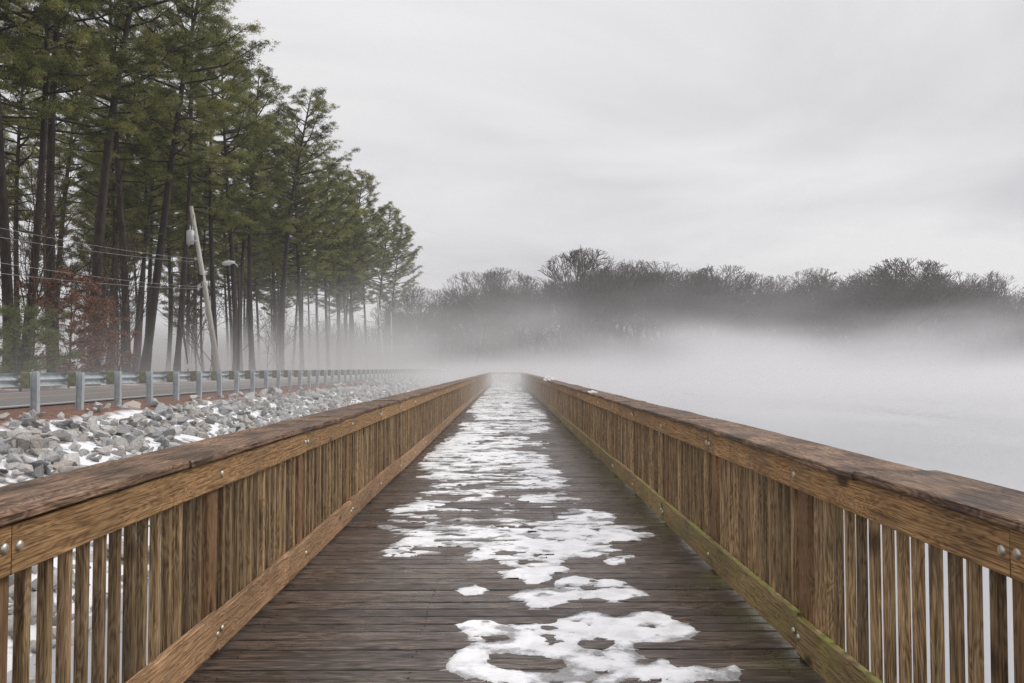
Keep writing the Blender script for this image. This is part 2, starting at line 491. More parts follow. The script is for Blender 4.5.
def ground_mat():
    """bank: pine straw on top, snow and mud between the rocks; forest floor beyond the road"""
    w = N('bank_ground')
    tcn = w.n('ShaderNodeTexCoord').outputs['Object']
    sx = w.n('ShaderNodeSeparateXYZ'); w.l(tcn, sx.inputs[0])
    f = w.noise(tcn, 9, 5, 0.7)
    straw = w.ramp(f, [(0.3, (0.07, 0.032, 0.02)), (0.5, (0.16, 0.075, 0.045)), (0.72, (0.27, 0.15, 0.10))])
    mud = w.ramp(f, [(0.35, (0.10, 0.09, 0.08)), (0.65, (0.24, 0.22, 0.2))])
    sn = w.noise(tcn, 1.3, 4, 0.6)
    snm = w.ramp(sn, [(0.40, 0.0), (0.48, 1.0)])
    bank = w.mix(snm, mud, (0.80, 0.80, 0.82))
    forest = w.mix(w.ramp(w.noise(tcn, 0.35, 4, 0.6), [(0.5, 0.0), (0.58, 0.8)]), w.mix(0.5, straw, (0.12, 0.09, 0.06)), (0.75, 0.75, 0.77))
    # straw between x=-13 and the top of the rocks
    wob = w.math('MULTIPLY', w.math('SUBTRACT', w.noise(tcn, 0.9, 3, 0.6), 0.5), 1.2)
    m1 = w.n('ShaderNodeMapRange'); m1.inputs[1].default_value = -9.75; m1.inputs[2].default_value = -9.5
    w.l(w.math('ADD', sx.outputs[0], wob), m1.inputs[0])
    c = w.mix(m1.outputs[0], straw, bank)
    m2 = w.n('ShaderNodeMapRange'); m2.inputs[1].default_value = -22.0; m2.inputs[2].default_value = -21.0
    w.l(w.math('ADD', sx.outputs[0], wob), m2.inputs[0])
    c = w.mix(m2.outputs[0], forest, c)
    m3 = w.n('ShaderNodeMapRange'); m3.inputs[1].default_value = 146.0; m3.inputs[2].default_value = 152.0
    w.l(sx.outputs[1], m3.inputs[0])
    c = w.mix(m3.outputs[0], c, (0.11, 0.085, 0.065))
    w.l(c, w.b.inputs['Base Color'])
    w.b.inputs['Roughness'].default_value = 0.95
    w.bump(f, 0.6, 0.05)
    return w.m
M['ground'] = ground_mat()

def ice_mat():
    w = N('frozen_lake')
    tcn = w.n('ShaderNodeTexCoord').outputs['Object']
    f = w.noise(w.map(tcn, (1, 0.25, 1)), 0.12, 5, 0.6, 0.4)
    c = w.ramp(f, [(0.35, (0.36, 0.365, 0.38)), (0.62, (0.45, 0.455, 0.47))])
    w.l(c, w.b.inputs['Base Color'])
    w.l(w.ramp(f, [(0.35, 0.25), (0.6, 0.5)]), w.b.inputs['Roughness'])
    w.b.inputs['Specular IOR Level'].default_value = 0.5
    w.bump(w.noise(tcn, 1.5, 4, 0.6), 0.05, 0.05)
    return w.m
M['ice'] = ice_mat()
#@@STRUCTURE
# ------------------------------------------------------------------ terrain, lake, road
WATER = -1.2
def ground_z(x, y):
    x = np.asarray(x, float); y = np.asarray(y, float)
    z = np.where(x > -9.9, 0.52 - (x + 9.9) * 0.325, 0.52)
    z = np.maximum(z, -4.0)
    z = np.where(x < -11.7, 0.56, z)
    z = np.where(x < -21, 0.56 + (np.clip(-x - 21, 0, 20)) * 0.015, z)
    z = np.where(x < -75, 0.86 - (-x - 75) * 0.12, z)
    z = np.maximum(z, -4.0)
    # far shore
    far = np.clip((y - 158 + 8 * vnoise(x / 30, y * 0 + 3, 5)) / 14, 0, 1) * 5.5 - 4.0
    return np.where(x > -22, np.maximum(z, far), z)

xs = np.unique(np.concatenate([np.arange(-400, -80, 20), np.arange(-80, -22, 3), np.arange(-22, 4, 0.33), np.arange(4, 40, 4), np.arange(40, 420, 20)]))
ys = np.unique(np.concatenate([np.arange(-60, 0, 6), np.arange(0, 60, 0.5), np.arange(60, 150, 2), np.arange(150, 180, 2), np.arange(180, 460, 20)]))
X, Y = np.meshgrid(xs, ys)
Z = ground_z(X, Y)
near = (X > -22) & (X < 2)
Z = Z + np.where(near & (X > -10.4), 0.10 * fbm(X * 1.3, Y * 1.3, 3), 0)
Z = Z + np.where(X < -22, 0.15 * fbm(X / 4, Y / 4, 9), 0)
Z = Z + np.where(near & (X <= -10.4) & (X > -11.5), 0.03 * fbm(X * 2, Y * 2, 4), 0)
vv = np.stack([X.ravel(), Y.ravel(), Z.ravel()], 1)
nx, ny = len(xs), len(ys)
ii = np.arange((ny - 1) * (nx - 1)); r, c_ = ii // (nx - 1), ii % (nx - 1)
a0 = r * nx + c_
ff = np.stack([a0, a0 + 1, a0 + nx + 1, a0 + nx], 1)
tag(link('ground', np_mesh('ground', vv, ff, M['ground'], True)), kind='structure')

mb = MB(); mb.add([(-400, -60, WATER), (420, -60, WATER), (420, 460, WATER), (-400, 460, WATER)], [(0, 1, 2, 3)])
tag(link('lake', mb.mesh('lake', M['ice'])), kind='structure')
ROADZ = 0.60
mb = MB(); mb.add([(-19.6, -60, ROADZ), (-12.0, -60, ROADZ), (-12.0, 400, ROADZ), (-19.6, 400, ROADZ)], [(0, 1, 2, 3)])
tag(link('road', mb.mesh('road', M['asphalt'])), kind='structure')
mb = MB()
for x in (-12.45, -19.2):
    mb.add([(x - 0.06, -60, ROADZ + .004), (x + 0.06, -60, ROADZ + .004), (x + 0.06, 400, ROADZ + .004), (x - 0.06, 400, ROADZ + .004)], [(0, 1, 2, 3)])
tag(link('road_edge_line', mb.mesh('road_edge_line', M['whiteline'])), kind='structure')
mb = MB()
for x in (-15.75, -16.0):
    mb.add([(x - 0.055, -60, ROADZ + .004), (x + 0.055, -60, ROADZ + .004), (x + 0.055, 400, ROADZ + .004), (x - 0.055, 400, ROADZ + .004)], [(0, 1, 2, 3)])
tag(link('road_centre_line', mb.mesh('road_centre_line', M['yellowline'])), kind='structure')

# ------------------------------------------------------------------ haze and fog
def vol_mat(name, dens, color=(0.875, 0.868, 0.875)):
    m = bpy.data.materials.new(name); m.use_nodes = True
    t = m.node_tree
    for n in list(t.nodes):
        if n.type != 'OUTPUT_MATERIAL': t.nodes.remove(n)
    o = [n for n in t.nodes if n.type == 'OUTPUT_MATERIAL'][0]
    v = t.nodes.new('ShaderNodeVolumePrincipled')
    v.inputs['Color'].default_value = (*color, 1)
    v.inputs['Density'].default_value = dens
    v.inputs['Anisotropy'].default_value = 0.0
    t.links.new(v.outputs[0], o.inputs['Volume'])
    return m, t, v
hm, _, _ = vol_mat('haze_air', 0.0004)
mb = MB(); mb.box(-430, 450, -70, 480, -5.5, 60)
tag(link('haze', mb.mesh('haze', hm)), kind='stuff')

FOG_TOP = 22
fm, t, v = vol_mat('fog_air', 0.0)
def fog_density():
    nn = lambda ty: t.nodes.new(ty)
    def mth(op, a, b=None, c=None, clamp=False):
        q = nn('ShaderNodeMath'); q.operation = op; q.use_clamp = clamp
        for i, x in enumerate((a, b, c)):
            if x is None: continue
            if isinstance(x, (int, float)): q.inputs[i].default_value = x
            else: t.links.new(x, q.inputs[i])
        return q.outputs[0]
    def rng(x, a, b, c, d):
        q = nn('ShaderNodeMapRange'); q.interpolation_type = 'SMOOTHSTEP'
        for i, k in zip((1, 2, 3, 4), (a, b, c, d)): q.inputs[i].default_value = k
        t.links.new(x, q.inputs[0]); return q.outputs[0]
    tcn = nn('ShaderNodeTexCoord').outputs['Object']
    s = nn('ShaderNodeSeparateXYZ'); t.links.new(tcn, s.inputs[0])
    x, y, z = s.outputs
    mp = nn('ShaderNodeMapping'); mp.inputs['Scale'].default_value = (0.040, 0.026, 0.13)
    t.links.new(tcn, mp.inputs[0])
    no = nn('ShaderNodeTexNoise'); no.inputs['Scale'].default_value = 1; no.inputs['Detail'].default_value = 4
    t.links.new(mp.outputs[0], no.inputs['Vector'])
    nf = no.outputs['Fac']
    # scale height of the layer grows with distance and wobbles
    nn1 = rng(nf, 0.36, 0.66, 0.0, 1.0)
    H = mth('MULTIPLY', rng(y, 20, 150, 1.1, 2.8), mth('ADD', mth('MULTIPLY', nn1, 1.25), 0.42))
    hz = mth('SUBTRACT', z, 0.8)
    hz = mth('MAXIMUM', hz, 0.0)
    prof = mth('EXPONENT', mth('MULTIPLY', mth('DIVIDE', hz, H), -1.0))
    amp = mth('SUBTRACT', mth('ADD', rng(y, 8, 45, 0.0015, 0.020), rng(y, 45, 85, 0.0, 0.040)), rng(y, 90, 130, 0.0, 0.028))
    amp = mth('ADD', amp, mth('MULTIPLY', rng(mth('MULTIPLY', x, -1.0), 25, 40, 0.0, 0.018), rng(y, 25, 40, 0.0, 1.0)))
    amp = mth('MULTIPLY', amp, mth('ADD', mth('MULTIPLY', nn1, 0.8), 0.6))
    t.links.new(mth('MULTIPLY', amp, prof), v.inputs['Density'])
fog_density()
mb = MB(); mb.box(-80, 200, 4, 230, -5.2, FOG_TOP)
fog = tag(link('fog', mb.mesh('fog', fm)), label='low bank of pale fog lying over the lake and the road', cat='fog', kind='stuff')
#@@OBJECTS
# ------------------------------------------------------------------ boardwalk
END = 90.0
START = -1.15
BAY = 1.83
rng = random.Random(4)
nr = np.random.RandomState(5)

bw = tag(empty('boardwalk', (0, 0, 0)), 'long wooden boardwalk of dark wet planks running straight into the fog', 'boardwalk')
mb = MB()
y = START
k = 0
while y < END:
    wdt = 0.1405 + nr.uniform(-0.001, 0.001)
    lo, hi = -1.70 + nr.uniform(-.012, .012), 1.70 + nr.uniform(-.012, .012)
    v, f = bev_box(3.4, 0.1355, 0.036, 0.005)
    v = v.copy()
    v[:, 0] = np.where(v[:, 0] > 0, v[:, 0] + hi - 1.7, v[:, 0] + lo + 1.7)
    dz = nr.uniform(-0.0035, 0.0015); tilt = nr.uniform(-.022, .022); sk = nr.uniform(-0.0012, 0.0012)
    v[:, 2] += -0.018 + dz + tilt * v[:, 1] + nr.uniform(-.001, .001) * v[:, 0]
    v[:, 1] += y + wdt / 2 + sk * v[:, 0]
    mb.add(v, f)
    y += 0.147
    k += 1
link('decking', mb.mesh('decking', M['deck']), parent=bw)
sb = MB()
y = START
while y < 16:
    for x in (-1.45, -0.5, 0.5, 1.45):
        for q in (.035, .105):
            cx_, cy_ = x + nr.uniform(-.008, .008), y + q + nr.uniform(-.006, .006)
            vs = [(cx_ + .0048 * math.cos(t * math.pi / 4), cy_ + .0048 * math.sin(t * math.pi / 4), z_) for z_ in (-.002, .0012) for t in range(8)]
            sb.add(vs, [tuple(range(8, 16))] + [(t, (t + 1) % 8, 8 + (t + 1) % 8, 8 + t) for t in range(8)])
    y += 0.147
link('screw', sb.mesh('screw', M['screw']), parent=bw)
for x in (-1.45, -0.5, 0.5, 1.45):
    mb = MB(); mb.box(x - .02, x + .02, START, END, -0.285, -0.042)
    link('stringer', mb.mesh('stringer', M['joist']), parent=bw)
# piles and cross beams in pairs every second bay
pm = MB(); pm.tube([(0, 0, -4.0), (0, 0, -0.53)], [0.15, 0.13], 12); pile_me = pm.mesh('pile', M['pile'], True)
cm = MB(); cm.box(-1.75, 1.75, -0.07, 0.07, -0.53, -0.288, 0.004); beam_me = cm.mesh('cross_beam', M['joist'])
yy = -0.9
while yy < END:
    for x in (-1.35, 1.35):
        link('pile', pile_me, parent=bw, loc=(x, yy, 0))
    link('cross_beam', beam_me, parent=bw, loc=(0, yy, 0))
    yy += BAY * 2

# railings
def bolt_mesh():
    m = MB()
    pr = [(0.0, 0.018), (0.004, 0.018), (0.008, 0.0155), (0.011, 0.0095), (0.0125, 0.0)]
    n = 14
    vs = []; fs = []
    for d, r in pr[:-1]:
        for j in range(n):
            t = 2 * math.pi * j / n
            vs.append((d, r * math.cos(t), r * math.sin(t)))
    vs.append((pr[-1][0], 0, 0))
    for i in range(len(pr) - 2):
        for j in range(n):
            j2 = (j + 1) % n
            fs.append((i * n + j, i * n + j2, (i + 1) * n + j2, (i + 1) * n + j))
    b = (len(pr) - 2) * n
    for j in range(n): fs.append((b + j, b + (j + 1) % n, b + n))
    m.add(vs, fs)
    return m.mesh('bolt', M['bolt'], True)
BOLT = bolt_mesh()

def plank_mesh(name, y0, y1, x0, x1, z0, z1, mat, seed, wob=0.003, step=0.3, ch=0.004):
    """long board along y with slightly wandering edges; section runs x0..x1, z0..z1 with chamfered corners"""
    r = np.random.RandomState(seed)
    n = max(2, int((y1 - y0) / step) + 1)
    ysn = np.linspace(y0, y1, n)
    px, pz = r.uniform(0, 100), r.uniform(0, 100)
    dx = vnoise(ysn * 0.5 + px, 0 * ysn, seed) * wob
    dz = vnoise(ysn * 0.7 + pz, 0 * ysn + 9, seed) * wob
    cup = r.uniform(-1, 1) * wob * 0.6
    prof = [(x0 + ch, z0), (x1 - ch, z0), (x1, z0 + ch), (x1, z1 - ch), (x1 - ch, z1), ((x0 + x1) / 2, z1 + cup), (x0 + ch, z1), (x0, z1 - ch), (x0, z0 + ch)]
    k = len(prof)
    vs = []; fs = []
    for i in range(n):
        for j, (a, b) in enumerate(prof):
            e = r.uniform(-1, 1) * wob * 0.35
            vs.append((a + dx[i] + e, ysn[i], b + dz[i] + r.uniform(-1, 1) * wob * 0.25))
    for i in range(n - 1):
        for j in range(k):
            j2 = (j + 1) % k
            fs.append((i * k + j, i * k + j2, (i + 1) * k + j2, (i + 1) * k + j))
    fs.append(tuple(range(k))[::-1]); fs.append(tuple((n - 1) * k + j for j in range(k)))
    m = MB(); m.add(vs, fs)
    return m.mesh(name, mat)

bal_protos = []
for i in range(6):
    v, f = bev_box(0.038, 0.038, 1.0, 0.003)
    m = MB(); m.add(v, f)
    bal_protos.append(m.mesh('baluster', M['baluster']))
pv, pf = bev_box(0.14, 0.13, 1.75, 0.006)
pmesh = MB(); pmesh.add(pv, pf); POST = pmesh.mesh('post', M['post'])

def railing(side, y_post, splice_odd, label):
    s = side
    root = tag(empty('railing', (0, 0, 0)), label, 'railing')
    seed0 = 100 if s < 0 else 900
    r = random.Random(seed0)
    posts = [y_post + BAY * i for i in range(-2, 60) if y_post + BAY * i < END + 0.3]
    pi = list(range(-2, 60))[:len(posts)]
    X = lambda v: s * v
    def lohi(a, b): return (min(s * a, s * b), max(s * a, s * b))
    fx = lohi(1.550, 1.588)
    toe = M['toe_left'] if s < 0 else M['toe_right']
    # posts
    for p in posts:
        link('post', POST, parent=root, loc=(X(1.591 + .07), p, 1.058 - 0.875))
    # fascia and toe boards, two bays long, joint over a post
    joints = [p for p, k in zip(posts, pi) if (k % 2 == 0)]
    tj = [p for p, k in zip(posts, pi) if (k % 2 != 0)]
    for q, (js, z0, z1, mat, nm) in enumerate(((joints, 0.905, 1.060, M['fascia'], 'top_board'), (tj, 0.035, 0.235, toe, 'toe_board'))):
        js = [START] + [j for j in js if START + .2 < j < END] + [END]
        for i in range(len(js) - 1):
            dzz = r.uniform(-.004, .004) if q == 0 else r.uniform(-.008, .010)
            me = plank_mesh(nm, js[i] + 0.003, js[i + 1] - 0.003, fx[0], fx[1], z0 + dzz * (q == 1), z1 + (dzz if q == 1 else 0), mat, seed0 + i * 3 + q * 500, 0.0035 if q == 0 else 0.006)
            link(nm, me, parent=root)
    # cap: two boards side by side, staggered joints
    for (a, b, st) in ((1.518, 1.896, 0.9 if s < 0 else 1.75),):
        yb = START + st - 2.0
        i = 0
        while yb < END:
            y1 = yb + r.choice((2.44, 3.05, 3.66))
            jx = r.uniform(-.009, .009); xx = lohi(a + jx, b + jx)
            me = plank_mesh('cap_board', max(START, yb) + .002, min(END + .2, y1) - .002, xx[0], xx[1], 1.064 + r.uniform(0, .002), 1.100 + r.uniform(-.003, .004), M['cap'], seed0 + 2000 + i * 7 + int(a * 100), 0.0065, 0.30, 0.006)
            link('cap_board', me, parent=root)
            yb = y1; i += 1
    # balusters: 13 between posts
    bl = []
    for bi in range(len(posts) - 1):
        a, b = posts[bi] + 0.065, posts[bi + 1] - 0.065
        n = 13
        gap = (b - a - n * 0.038) / (n + 1)
        for j in range(n):
            yb = a + gap + 0.019 + j * (0.038 + gap)
            bl.append(yb)
    vis = [q for q in bl if q > 2.2][:100]
    lo = [q for q in bl if q not in vis and q < END]
    def jit(): return (r.uniform(-.003, .003), r.uniform(-.005, .005), 0, r.uniform(-.03, .03))
    for q in vis:
        a_, b_, c_, d_ = jit()
        o = link('baluster', bal_protos[r.randrange(6)], parent=root, loc=(X(1.611 + abs(a_)), q + b_, 0.545 + 0.02 * r.random()))
        o.rotation_euler = (r.uniform(-.004, .004), 0, d_)
    m = MB()
    for q in lo:
        a_, b_, c_, d_ = jit()
        v, f = bev_box(0.038, 0.038, 1.0, 0.003)
        v = v.copy()
        v += np.array([X(1.611 + abs(a_)), q + b_, 0.555])
        m.add(v, f)
    tag(link('baluster_run', m.mesh('baluster_run', M['baluster']), parent=root), kind='stuff')
    # bolts on the walkway face
    for k, p in zip(pi, posts):
        if p < 0.5 or p > 24: continue
        zt = 0.985 + r.uniform(-.01, .01)
        spots = []
        if k % 2 == 0: spots += [(-.038, zt), (.038, zt + r.uniform(-.008, .008))]
        else: spots += [(0.0, zt)]
        zb = 0.125
        if k % 2 != 0: spots += [(-.035, zb), (.035, zb + .012)]
        else: spots += [(0.01, zb)]
        for dy_, zz in spots:
            o = link('bolt', BOLT, parent=root, loc=(X(1.5505), p + dy_, zz))
            if s > 0: o.rotation_euler = (0, 0, math.pi)
    return root
rail_l = railing(-1, 2.51, 0, 'weathered wooden railing on the road side of the boardwalk, beside the rocks')
rail_r = railing(1, 2.446, 0, 'wooden railing on the open lake side, with green algae along its toe board')

# cross railing closing the far end
root = tag(empty('end_railing', (0, END + 0.35, 0)), 'short cross railing closing the far foggy end of the boardwalk', 'railing')
mb = MB(); mb.box(-1.9, 1.9, -.18, .18, 1.064, 1.10, .005); link('cap_board', mb.mesh('cap_board', M['cap']), parent=root)
mb = MB(); mb.box(-1.52, 1.52, -.09, -.05, 0.9, 1.06, .004); link('top_board', mb.mesh('top_board', M['fascia']), parent=root)
for i in range(24):
    link('baluster', bal_protos[i % 6], parent=root, loc=(-1.45 + i * 0.126, -.03, 0.555))

# ------------------------------------------------------------------ snow on the deck
def P(x, y):
    """photo pixel -> point on the deck plane"""
    d = EYE * 792 / (y - 368.5)
    return ((x - 506.5) * d / 792, d)
def Z7(pts): return [P(400 + a / 2.844, 500 + b / 2.844) for a, b in pts]
polysA = Z7([(175,345),(205,335),(260,333),(275,345),(330,348),(390,345),(430,345),(455,330),(500,320),(530,308),(570,312),(600,325),(635,325),(660,312),(740,308),(770,330),(810,345),(845,368),(815,390),(760,398),(700,396),(670,400),(665,418),(690,440),(670,450),(700,455),(740,442),(765,455),(780,465),(850,462),(900,470),(945,458),(955,480),(940,503),(880,495),(840,500),(800,521),(780,560),(600,590),(400,600),(250,585),(200,550),(210,521),(190,490),(125,465),(150,435),(180,410),(200,400),(190,370)])
holesA = [Z7(h) for h in ([(245,425),(300,422),(400,430),(460,440),(482,465),(440,484),(360,482),(290,468),(250,450)],
    [(398,346),(440,346),(448,356),(420,362),(400,356)], [(235,380),(300,374),(304,386),(250,394)],
    [(505,398),(560,382),(606,392),(585,420),(520,414)], [(540,474),(590,470),(606,482),(560,490)],
    [(738,492),(765,490),(770,502),(745,504)], [(410,492),(475,496),(470,518),(430,520)])]
polyB = Z7([(303,268),(345,250),(430,243),(460,215),(500,210),(560,222),(600,215),(640,230),(690,255),(700,265),(650,275),(600,282),(560,272),(480,280),(420,300),(370,300),(355,285),(320,280)])
holeB = Z7([(510,240),(548,238),(552,250),(520,252)])
polyC = Z7([(162,245),(200,240),(215,232),(228,240),(248,245),(235,258),(190,262)])
polyD = Z7([(181,150),(200,135),(240,132),(270,140),(262,110),(180,108),(170,75),(260,70),(330,62),(380,78),(440,82),(480,64),(568,76),(555,95),(540,118),(570,138),(588,150),(540,158),(470,155),(452,178),(490,200),(455,208),(380,232),(300,222),(290,200),(330,190),(280,175),(270,160),(230,165),(190,168)])
polyE = Z7([(590,162),(636,160),(640,176),(600,180),(575,170)])
polyF = Z7([(622,92),(655,82),(668,92),(650,102),(628,99)])
polyG = Z7([(0,118),(38,128),(30,142),(0,140)])

def pip(px, py, poly):
    """signed-ish distance: positive inside"""
    inside = np.zeros(px.shape, bool); dmin = np.full(px.shape, 9.0)
    n = len(poly)
    for i in range(n):
        x0, y0 = poly[i]; x1, y1 = poly[(i + 1) % n]
        c = ((y0 > py) != (y1 > py)) & (px < (x1 - x0) * (py - y0) / (y1 - y0 + 1e-12) + x0)
        inside ^= c
        ex, ey = x1 - x0, y1 - y0
        t = np.clip(((px - x0) * ex + (py - y0) * ey) / (ex * ex + ey * ey + 1e-12), 0, 1)
        dmin = np.minimum(dmin, np.hypot(px - x0 - t * ex, py - y0 - t * ey))
    return np.where(inside, dmin, -dmin)

def snow_mesh(name, x0, x1, y0, y1, sx, sy, fn, hmax):
    xs = np.arange(x0, x1 + sx, sx); ys = np.arange(y0, y1 + sy, sy)
    X, Y = np.meshgrid(xs, ys)
    d = fn(X, Y)                       # metres inside the outline
    d = np.minimum(d, (0.47 - fbm(X * 8, Y * 11, 91, 3, .5)) * 0.20)
    h = np.clip(d / 0.030, -1, 1)
    top = np.where(h > 0, hmax * np.sqrt(np.clip(h, 0, 1)), h * 0.006)
    top = top + np.where(h > 0, hmax * 0.45 * fbm(X * 9, Y * 9, 31) * np.clip(h, 0, 1), 0)
    keep = d > -0.035
    nx, ny = len(xs), len(ys)
    ii = np.arange((ny - 1) * (nx - 1)); r, c = ii // (nx - 1), ii % (nx - 1)
    a0 = r * nx + c
    kf = keep.ravel()
    ff = np.stack([a0, a0 + 1, a0 + nx + 1, a0 + nx], 1)
    ff = ff[kf[ff].all(1)]
    used = np.unique(ff)
    remap = np.full(nx * ny, -1); remap[used] = np.arange(len(used))
    vv = np.stack([X.ravel(), Y.ravel(), top.ravel()], 1)[used]
    me = np_mesh(name, vv, remap[ff], M['snow'], True)
    th = np.clip(d / 0.16 + 0.20 + 1.1 * fbm(X * 4.0, Y * 6.5, 61, 5, .65), 0, 1).ravel()[used]
    me.attributes.new('thick', 'FLOAT', 'POINT').data.foreach_set('value', th.astype(np.float32))
    return me

def rag(X, Y, a=0.03):
    return 1.8 * a * fbm(X * 7, Y * 6, 77, 5, 0.72)
def fA(X, Y):
    d = pip(X, Y, polysA)
    for h in holesA: d = np.minimum(d, -pip(X, Y, h))
    return d + rag(X, Y, 0.022)
def fB(X, Y): return np.minimum(pip(X, Y, polyB), -pip(X, Y, holeB)) + rag(X, Y, 0.022)
def bbox(poly, m=0.08):
    a = np.array(poly); return a[:, 0].min() - m, a[:, 0].max() + m, a[:, 1].min() - m, a[:, 1].max() + m
SN = 'patches of melting snow on the nearest planks'
for poly, fn, lab in ((polysA, fA, 'largest sheet of melting snow, nearest the viewer, with ragged holes over the planks'),
                      (polyB, fB, 'oval snow patch with one small hole just beyond the nearest large sheet'),
                      (polyC, lambda X, Y: pip(X, Y, polyC) + rag(X, Y, .015), 'small crumb of snow just left of the oval snow patch'),
                      (polyE, lambda X, Y: pip(X, Y, polyE) + rag(X, Y, .02), 'thin snow fragment touching the right edge of the ragged middle snow'),
                      (polyF, lambda X, Y: pip(X, Y, polyF) + rag(X, Y, .02), 'tiny isolated snow scrap toward the right railing')):
    b = bbox(poly)
    o = link('snow_patch', snow_mesh('snow_patch', *b, 0.008, 0.010, fn, 0.006))
    tag(o, lab, 'snow patch', SN)

def fFar(X, Y):
    cx = -0.12 + 0.22 * np.sin(Y * 0.31) + 0.10 * np.sin(Y * 1.3)
    half = 0.98 + 0.14 * np.sin(Y * 0.9 + 1) + np.clip((Y - 20) / 40, 0, 0.4)
    env = (half - np.abs(X - cx)) * 0.45
    n = fbm(X * 1.0 + 3, Y * 0.85, 11, 5, 0.6)
    n2 = fbm(X * 2.4, Y * 5.5, 45, 4, 0.62)
    cover = np.clip((Y - 7.5) / 10, 0, 1) * 0.12
    f = (n * 0.60 + n2 * 0.66 + 0.02 + cover) * 0.30
    f = np.minimum(f, env + 0.16 * n + 0.14 * n2)
    f = np.minimum(f, (Y - 6.9 + 0.9 * n2) * 0.25)
    d = np.minimum(f, 0.3)
    dd = pip(X, Y, polyD) + rag(X, Y, .045)
    hole = np.abs(n2 + 0.25 * n) * 0.16 - 0.012
    dd = np.minimum(dd, np.where(n2 < -0.28, hole * -0.6, 1.0))
    dg = pip(X, Y, polyG) + rag(X, Y, .02)
    d = np.maximum(np.maximum(d, dd), dg)
    return np.minimum(d, 1.44 - np.abs(X))
parts = [(7.2 - 1.7, 16, .016, .020), (16, 40, .03, .045), (40, END - .5, .06, .12)]
th_all = []
vs_all = []; fs_all = []; base = 0
for y0, y1, sx, sy in parts:
    me = snow_mesh('tmp', -1.46, 1.46, y0, y1, sx, sy, fFar, 0.008)
    n = len(me.vertices); co = np.zeros(n * 3, np.float32); me.vertices.foreach_get('co', co)
    fi = np.zeros(len(me.loops), np.int32); me.loops.foreach_get('vertex_index', fi)
    tv_ = np.zeros(n, np.float32); me.attributes['thick'].data.foreach_get('value', tv_); th_all.append(tv_)
    vs_all.append(co.reshape(-1, 3)); fs_all.append(fi.reshape(-1, 4) + base); base += n
    bpy.data.meshes.remove(me)
sm_ = np_mesh('snow', np.concatenate(vs_all), np.concatenate(fs_all), M['snow'], True)
sm_.attributes.new('thick', 'FLOAT', 'POINT').data.foreach_set('value', np.concatenate(th_all))
tag(link('snow', sm_), 'broken sheet of melting snow running down the middle of the planks', 'snow', kind='stuff')

# snow lumps on the lake-side cap
def lump(name, loc, sz, seed, label):
    bm = bmesh.new(); bmesh.ops.create_icosphere(bm, subdivisions=4, radius=1)
    r = random.Random(seed)
    for v in bm.verts:
        p = v.co
        k = 1 + 0.28 * math.sin(p.x * 5 + seed) * math.cos(p.y * 4) + 0.14 * math.sin(p.z * 9 + p.x * 7)
        v.co = Vector((p.x * sz[0] * k, p.y * sz[1] * k, max(-0.25, p.z) * sz[2] * k))
    me = bpy.data.meshes.new(name); bm.to_mesh(me); bm.free(); me.materials.append(M['snowlump'])
    me.polygons.foreach_set('use_smooth', [True] * len(me.polygons))
    o = link(name, me, loc=loc); tag(o, label, 'snow', 'clumps of snow left on the lake-side railing cap')
lump('snow_clump', (1.56, 29.8, 1.11), (.16, .30, .16), 3, 'snow clump standing highest on the lake-side cap rail far down the boardwalk')
lump('snow_clump', (1.62, 14.9, 1.10), (.08, .30, .03), 8, 'thin flat strip of snow on the lake-side cap rail, nearer than the tall clump')

# ------------------------------------------------------------------ guardrail
gr = tag(empty('guardrail', (0, 0, 0)), 'galvanised steel guardrail with timber blocks along the misty road', 'guardrail')
GT = 1.45
prof = [(-0.0, 0.0), (-0.02, -0.02), (-0.075, -0.055), (-0.08, -0.085), (-0.02, -0.125), (0.0, -0.145), (0.0, -0.165), (-0.02, -0.185), (-0.08, -0.225), (-0.075, -0.255), (-0.02, -0.29), (0.0, -0.31)]
m = MB(); vs = []; fs = []
ygs = np.arange(8, 170, 1.905)
k = len(prof)
for yy in ygs:
    for (a, b) in prof: vs.append((-10.92 + a, yy, GT + b))
    for (a, b) in prof[::-1]: vs.append((-10.925 + a - .004, yy, GT + b))
kk = 2 * k
for i in range(len(ygs) - 1):
    for j in range(kk):
        j2 = (j + 1) % kk
        fs.append((i * kk + j, i * kk + j2, (i + 1) * kk + j2, (i + 1) * kk + j))
m.add(vs, fs)
link('beam', m.mesh('beam', M['galv']), parent=gr)
m = MB()   # I-section post
m.box(-.05, .05, -.077, -.070, -1.3, 0.02); m.box(-.05, .05, .070, .077, -1.3, 0.02); m.box(-.004, .004, -.0702, .0702, -1.3, 0.02)
# section turned so that a flange faces the water
pmb = MB(); pmb.box(-.077, -.068, -.062, .062, -1.45, 0.0); pmb.box(.068, .077, -.062, .062, -1.45, 0.0); pmb.box(-.0682, .0682, -.005, .005, -1.45, 0.0)
gp = pmb.mesh('post', M['galv'])
bb = MB(); bb.box(-.10, .10, -.075, .075, -.36, 0.0, .006); gb = bb.mesh('spacer_block', M['block'])
yy = 17.9 - 1.905 * 3
i = 0
r = random.Random(2)
while yy < 130:
    o = link('post', gp, parent=gr, loc=(-10.6, yy, GT + .01 + r.uniform(-.02, .02))); o.rotation_euler = (r.uniform(-.02, .02), r.uniform(-.02, .02), 0)
    link('spacer_block', gb, parent=gr, loc=(-10.785, yy, GT + .02))
    yy += 1.905; i += 1

